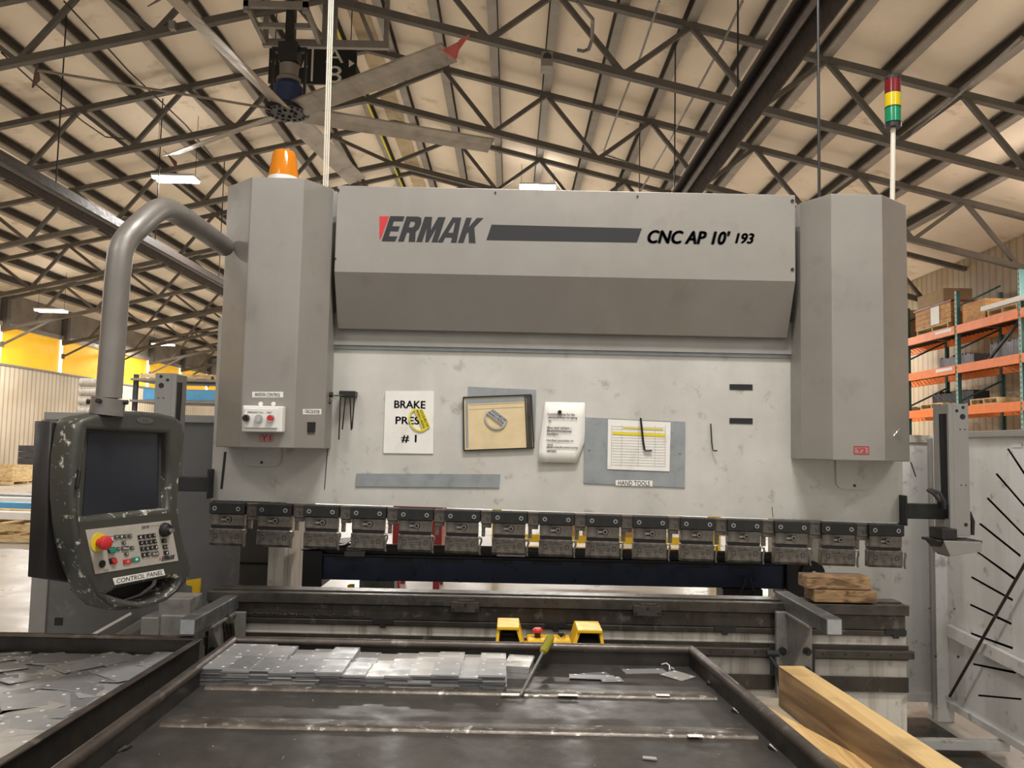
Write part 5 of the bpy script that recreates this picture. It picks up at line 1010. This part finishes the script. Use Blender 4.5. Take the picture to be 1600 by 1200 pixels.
# plates: 90 x 155 mm with four bright discs painted as lit tabs, 3.2 mm thick
def plate_mesh(name, w_, l_, th, m, n=4, edge=None):
    mb = MB(); mb.box(-w_ / 2, w_ / 2, -l_ / 2, l_ / 2, 0, th); mb.mi = 1
    for cx, cy in ((-w_ * .36, l_ * .40), (w_ * .36, l_ * .36), (w_ * .3, -l_ * .40), (-w_ * .34, -l_ * .12))[:n]: mb.prism([(cx + .0058 * math.cos(a), cy + .0058 * math.sin(a), th) for a in [k * math.pi / 4 for k in range(8)]], (0, 0, .0002))
    o = mb.build(name, [m, M['dot'], edge or M['sheetedge']]); me = o.data; bpy.data.objects.remove(o)
    for p in me.polygons:
        if p.material_index == 0 and abs(p.normal.z) < .5: p.material_index = 2
    return me
PW, PL, PT = .0895, .163, .0042
pm = [plate_mesh('cut_plate', PW, PL, PT - .0002, M[k]) for k in ('sheet', 'sheetdark', 'sheetpale')]
pe = [plate_mesh('cut_plate', PW, PL, PT - .0007, M['sheet'], 4, M[k]) for k in ('sheetedge', 'sheetedge2', 'sheet', 'sheetdark', 'sheetedge2')]
def plate(me, x, y, z, rz, label, group, rx_=0, ry_=0, name='cut_plate'):
    o = bpy.data.objects.new(name, me); C.objects.link(o); o.location = (x, y, z); o.rotation_euler = (rx_, ry_, rz); return tag(o, label, 'metal plate', group)
random.seed(3)
near_y = atz(330, 1073, FZ).y; x0 = atz(309, 1072, FZ).x + PW / 2; x1 = atz(790, 1078, FZ).x - PW / 2; n = 13
nl = [14, 14, 13, 12, 13, 13, 11, 10, 11, 12, 13, 11, 13]; NZ = FZ + .0002
for i in range(n):
    x = x0 + (x1 - x0) * i / (n - 1); yn = near_y + PL / 2 + .003 - (.003 if i > 9 else 0); N1 = nl[i]
    for k in range(N1):
        top = k == N1 - 1
        plate((pm[2 if (i > 6 and random.random() < .7) else (1 if i < 5 and i > 0 else 0)]) if top else random.choice(pe), x + random.uniform(-.0028, .0028), yn + random.uniform(-.005, .004), NZ + k * PT, random.uniform(-.02, .02),
              ('top plate of the %s front stack from the left in the centre tray' if top else 'grey plate under the top one in the %s front stack from the left') % ORD[i], 'plates in the front stacks' if top else 'plates in the %s front stack' % ORD[i])
    NB = N1 - (0 if i in (0, 1, 2, 5) else 2) if i > 0 else N1
    xb = x + random.uniform(-.002, .002); yb = yn + PL + .004 + random.uniform(0, .004)
    bmx = MB()
    for k in range(NB - 2): bmx.box(xb - PW / 2 + random.uniform(-.002, .002), xb + PW / 2 + random.uniform(-.002, .002), yb - PL / 2, yb + PL / 2, NZ + k * PT, NZ + k * PT + PT - .0002)
    tag(bmx.build('cut_plates', M['sheet']), 'lower plates of the %s rear stack from the left, mostly hidden behind the front stack' % ORD[i], 'metal plates', kind='stuff')
    for k in (NB - 2, NB - 1): plate(pm[2 if i > 6 else 0], xb, yb, NZ + k * PT, random.uniform(-.02, .02), '%s plate of the %s rear stack from the left, against the rear tray wall' % ('top' if k == NB - 1 else 'second', ORD[i]), 'plates in the rear stacks')
# single stack at the right
a = atz(804, 1056, FZ); 
for k in range(10): plate(pm[2 if k > 6 else 0], a.x + PW / 2 - .03 + random.uniform(-.003, .003), near_y + .245, NZ + k * PT, -.12 + random.uniform(-.03, .03), 'top plate of the short stack behind the screwdriver shaft' if k == 9 else 'plate under the top one in the short stack behind the screwdriver', 'plates in the short stack', name='cut_plate')
# loose plates in the centre tray
p = atz(925, 1062, FZ); lm = plate_mesh('loose', .155, .05, .002, M['sheet'], 2); 
plate(plate_mesh('l', .10, .07, .002, M['sheetdark']), p.x + .02, p.y + .05, NZ, .3, 'dark loose plate under the narrow strip in the tray', None, name='loose_plate')
plate(plate_mesh('l', .075, .055, .002, M['sheet']), p.x + .065, p.y - .005, NZ + .0025, .15, 'small plate tucked below the narrow strip end in the tray', None, name='loose_plate')
plate(lm, p.x - .0, p.y + .012, NZ + .005, -.06, 'narrow bent strip lying on loose plates in the tray', None, ry_=.0, name='loose_plate')
p = atz(1007, 1049, FZ); plate(plate_mesh('l', .155, .055, .002, M['sheet'], 2), p.x, p.y, NZ, .13, 'long narrow loose plate near the rear right of the tray', None, name='loose_plate')
p = atz(1059, 1057, FZ); plate(plate_mesh('l', .085, .095, .002, M['sheetpale']), p.x, p.y, NZ + .002, .75, 'square loose plate turned diagonally in the tray rear right corner', None, name='loose_plate', rx_=.03)
tag(MB().tube([atz(x, y, FZ + h) for x, y, h in ((1034, 1038, .02), (1041, 1036, .03), (1046, 1040, .02), (1046, 1047, .008), (1049, 1043, .02), (1053, 1045, .006))], .0025, 6).build('wire_curl', M['white'], smooth=True), 'curled white plastic tie on the loose plates', 'cable tie')
p = atz(1015, 1188, FZ); tag(MB().prism([p + Vector((-.018, 0, .001)), p + Vector((.018, -.008, .001)), p + Vector((.018, .006, .001)), p + Vector((-.016, .014, .001))], (0, 0, .006)).build('metal_offcut', M['sheetpale'], bevel=.002), 'tiny bright metal offcut near the front of the tray', 'offcut')
random.seed(11); mb = MB()
for k in range(60):
    q = Vector((random.uniform(-.9, .7), random.uniform(1.9, 2.9), FZ + .0008)); s_ = random.uniform(.0008, .0022); mb.box(q.x, q.x + s_, q.y, q.y + s_, q.z, q.z + .0008)
tag(mb.build('metal_chips', M['white']), 'tiny pale chips scattered over the tray floor', 'chips', kind='stuff')
# screwdriver
tip = atz(813, 1087, FZ + .012); hs = at(861, 995, YF + .02)
sd = thing('screwdriver', 'long screwdriver with amber-green handle leaning on the rear tray wall', 'screwdriver', tip)
dv = (hs - tip).normalized(); LL = (hs - tip).length; hl = .145
MB().tube([tip, tip + dv * .02, tip + dv * (LL - hl)], [.0035, .0050, .0050], 12).build('shaft', M['cast'], sd, smooth=True)
h0 = tip + dv * (LL - hl + .001); MB().tube([h0, h0 + dv * .012, h0 + dv * .024, h0 + dv * (hl - .02), h0 + dv * (hl - .002)], [.009, .015, .0165, .016, .011], 10).build('handle', M['wiregreen'], sd)
# foot pedal station
FY = 3.34; fz0 = FZ - .007
fp_ = thing('foot_pedal_station', 'yellow twin foot-pedal station with red stop button behind the tray', 'foot pedal', (.12, FY, fz0))
bxl = at(777, 990, FY).x; bxr = at(945, 990, FY).x
bx('base_plate', bxl, bxr, FY - .09, FY + .1, fz0, fz0 + .02, M['yellow'], fp_, .004)
def hood(xa_, xb_, za, flip):
    z0_ = fz0 + .021; z1_ = za; t_ = .012; ins = .026
    mb = MB(); sx = 1 if not flip else -1
    xl_, xr_ = (xa_, xb_)
    # inclined side walls and roof of the hood
    tl, trr = (xl_ + .006, xr_ - ins) if not flip else (xl_ + ins, xr_ - .010)
    yf0, yf1 = FY - .085, FY + .085
    mb.prism([(xl_, yf0, z0_), (tl, yf0 + .02, z1_), (tl + t_, yf0 + .02, z1_ - t_), (xl_ + t_, yf0, z0_)], (0, .165, 0)); mb.prism([(xr_, yf0, z0_), (trr, yf0 + .02, z1_), (trr - t_, yf0 + .02, z1_ - t_), (xr_ - t_, yf0, z0_)], (0, .165, 0))
    mb.prism([(tl, yf0 + .01, z1_ - t_), (trr, yf0 + .01, z1_ - t_), (trr, yf1, z1_ - .01), (tl, yf1, z1_ - .01)], (0, 0, t_ + .001)); mb.prism([(xl_, yf1, z0_), (xr_, yf1, z0_), (trr, yf1, z1_ - .01), (tl, yf1, z1_ - .01)], (0, .005, 0))
    h = mb.build('hood', M['yellow'], fp_, bevel=.005, seg=3)
    MB().prism([(xl_ + .02, yf0 + .02, z0_ + .012), (xr_ - .02, yf0 + .02, z0_ + .012), (xr_ - .025, yf1 - .02, z0_ + .05), (xl_ + .025, yf1 - .02, z0_ + .05)], (0, 0, .012)).build('pedal', M['rubber'], h, bevel=.003)
zh = at(798, 980, FY - .075).z
hood(at(774, 985, FY - .08).x, at(817, 985, FY - .08).x + .012, zh, False); hood(at(897, 985, FY - .08).x - .012, at(946, 985, FY - .08).x, at(922, 985, FY - .075).z, True)
cx0, cx1 = at(818, 995, FY).x, at(897, 995, FY).x; zc3 = at(858, 1001, FY - .05).z
bx('bridge', cx0 + .014, cx1 - .014, FY - .05, FY + .06, fz0 + .021, zc3, M['yellow'], fp_, .006)
c = Vector((at(840, 990, FY).x, FY - .0, zc3 + .0005)); MB().cyl(c, c + Vector((0, 0, .02)), .012, 16).build('stop_collar', M['black'], fp_); MB().tube([c + Vector((0, 0, .0205)), c + Vector((0, 0, .03)), c + Vector((0, 0, .036))], [.021, .021, .014], 22).build('stop_button', M['red'], fp_, smooth=True)
c = Vector((at(877, 992, FY).x, FY, zc3 + .0005)); MB().cyl(c, c + Vector((0, 0, .012)), .017, 18).build('switch_bezel', M['chrome'], fp_, smooth=True); MB().cyl(c + Vector((0, 0, .0125)), c + Vector((0, 0, .02)), .012, 16).build('switch_cap', M['black'], fp_)
# left tray
LT = thing('sheet_tray', 'dark steel tray at the left heaped with scattered cut plates', 'tray', (-1.8, 2.4, .75)); LR = .84; LF = .765
_E = atz(308, 998, LR); xr = _E.x; xlft = -2.8; ly = _E.y
bx('floor_plate', xlft, xr, 1.35, ly, LF - .008, LF, M['tray'], LT)
def lwall(a, b, inward, name):
    a = Vector(a); b = Vector(b); n_ = Vector(inward); w_ = MB().prism([a + n_ * .002 + Vector((0, 0, LF - .008)), a - n_ * .008 + Vector((0, 0, LF - .28)), a - n_ * .010 + Vector((0, 0, LR - .008)), a + n_ * .0 + Vector((0, 0, LR - .008))], b - a).build(name, M['trayside'], LT)
    MB().bar(a - n_ * .006 + Vector((0, 0, LR - .004)), b - n_ * .006 + Vector((0, 0, LR - .004)), .024, .008).build('rim', M['trayrim'], w_, bevel=.003)
lwall((xr, ly, 0), (xr, 1.35, 0), (-1, 0, 0), 'side_wall'); lwall((xlft, ly, 0), (xr - .001, ly, 0), (0, -1, 0), 'rear_wall'); lwall((xlft, 1.35, 0), (xlft, ly, 0), (1, 0, 0), 'side_wall')
MB().tube([(xlft, ly + .012, LR - .006), (xr - .02, ly + .012, LR - .006)], .013, 14).build('rolled_edge', M['trayrim'], LT, smooth=True)
ls = thing('tray_stand', 'steel stand under the left tray of scattered plates', 'stand', (-1.8, 2.4, 0)); bx('stand_top', xlft + .05, xr - .03, 1.4, ly - .03, LF - .05, LF - .0085, M['trayside'], ls)
for (x, y) in ((xlft + .1, 1.5), (xr - .1, 1.5), (xlft + .1, 2.9), (xr - .1, 2.9)): bx('leg', x - .03, x + .03, y - .03, y + .03, 0, LF - .051, M['trayside'], ls)
random.seed(5)
bigm = [plate_mesh('scattered_plate', .14, .21, .0016, M[k]) for k in ('sheet', 'sheetdark', 'sheetpale')]; smm = [plate_mesh('scattered_plate', .0895, .163, .0016, M[k]) for k in ('sheet', 'sheetdark', 'sheetpale')]
cells = []; 
yy = 1.75
while yy < ly - .05:
    xx = xr - .07
    while xx > -.72 * yy: cells.append((xx, yy)); xx -= .085
    yy += .10
random.shuffle(cells); lay = {}
HT = ['at the rear', 'a little before the rear', 'in the middle', 'before the middle', 'near the front', 'nearest the viewer']
for i, (x, y) in enumerate(cells[:125]):
    x += random.uniform(-.02, .02); y += random.uniform(-.03, .03); big = random.random() < .5; me = (bigm if big else smm)[random.choice([0, 0, 1, 1, 0, 2])]
    r_ = .105 if big else .075
    x = min(x, xr - r_ - .03); y = min(y, ly - r_ - .02)
    z = LF + .012 + max([v for (a, b), v in lay.items() if (a - x) ** 2 + (b - y) ** 2 < .0075] or [0]) + .0018
    lay[(x, y)] = z - LF - .012
    tl = random.uniform(-.05, .05); t2 = random.uniform(-.05, .05)
    plate(me, x, y, z + .006, random.uniform(0, 3.14), '%s grey plate in the left tray heap, %s' % ('large' if big else 'small', HT[min(5, int((3.0 - y) / .21))]), 'scattered %s plates in the left tray, %s' % ('large' if big else 'small', HT[min(5, int((3.0 - y) / .21))]), tl, t2, name='scattered_plate')
# ------------------------------------------------------------------ worktable and timbers on the right
TZ = .672
A1, A2 = atz(1216, 1040, .812), atz(1448, 1200, .812); d = (A2 - A1).normalized(); nn = Vector((-d.y, d.x, 0)); nn = nn if nn.x > 0 else -nn
wt = thing('work_table', 'low beige-topped work table under the timbers right of the tray', 'table', (1.0, 2.3, 0))
E1 = A1 + nn * .095; E2 = A1 + d * 1.75 + nn * .095
mb = MB(); yA = 3.12; xR = (E1 + d * ((yA - E1.y) / d.y)).x; xRn = (E1 + d * ((1.4 - E1.y) / d.y)).x
mb.hexa([(.74, 1.4, TZ - .04), (xRn, 1.4, TZ - .04), (xR, yA, TZ - .04), (.74, yA, TZ - .04), (.74, 1.4, TZ), (xRn, 1.4, TZ), (xR, yA, TZ), (.74, yA, TZ)]); mb.build('table_top', M['table'], wt, bevel=.003)
for (x, y) in ((.80, 1.5), (1.0, 1.5), (.80, 3.0), (1.0, 3.0)): bx('leg', x - .025, x + .025, y - .025, y + .025, 0, TZ - .041, M['trayside'], wt)
tb = thing('timber_beam', 'long thick pine beam on the work table, pointing towards the press', 'timber', A1)
q = A1 + d * 1.9; lo = Vector((0, 0, TZ + .001 - .812))
b0 = MB(); b0.hexa([A1 + lo, q + lo, q + nn * .092 + lo, A1 + nn * .092 + lo, A1 + lo * .0 , q, q + nn * .092, A1 + nn * .092])
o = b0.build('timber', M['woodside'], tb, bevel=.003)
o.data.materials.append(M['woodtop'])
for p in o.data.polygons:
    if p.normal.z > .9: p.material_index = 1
B1, B2 = atz(1192, 1100, .712), atz(1377, 1200, .712); d2 = (B2 - B1).normalized(); n2 = Vector((-d2.y, d2.x, 0)); n2 = n2 if n2.x < 0 else -n2
B1b = B1 + d2 * -.0; q2 = B1 + d2 * 1.1
w2 = .085; b0 = MB(); lo = Vector((0, 0, TZ + .001 - .712)); b0.hexa([B1 + lo, q2 + lo, q2 + n2 * w2 + lo, B1 + d2 * .12 + n2 * w2 + lo, B1, q2, q2 + n2 * w2, B1 + d2 * .12 + n2 * w2])
tag(b0.build('timber_plank', M['wood'], bevel=.002), 'pine plank with strong grain lying between the tray and the thick beam', 'timber')
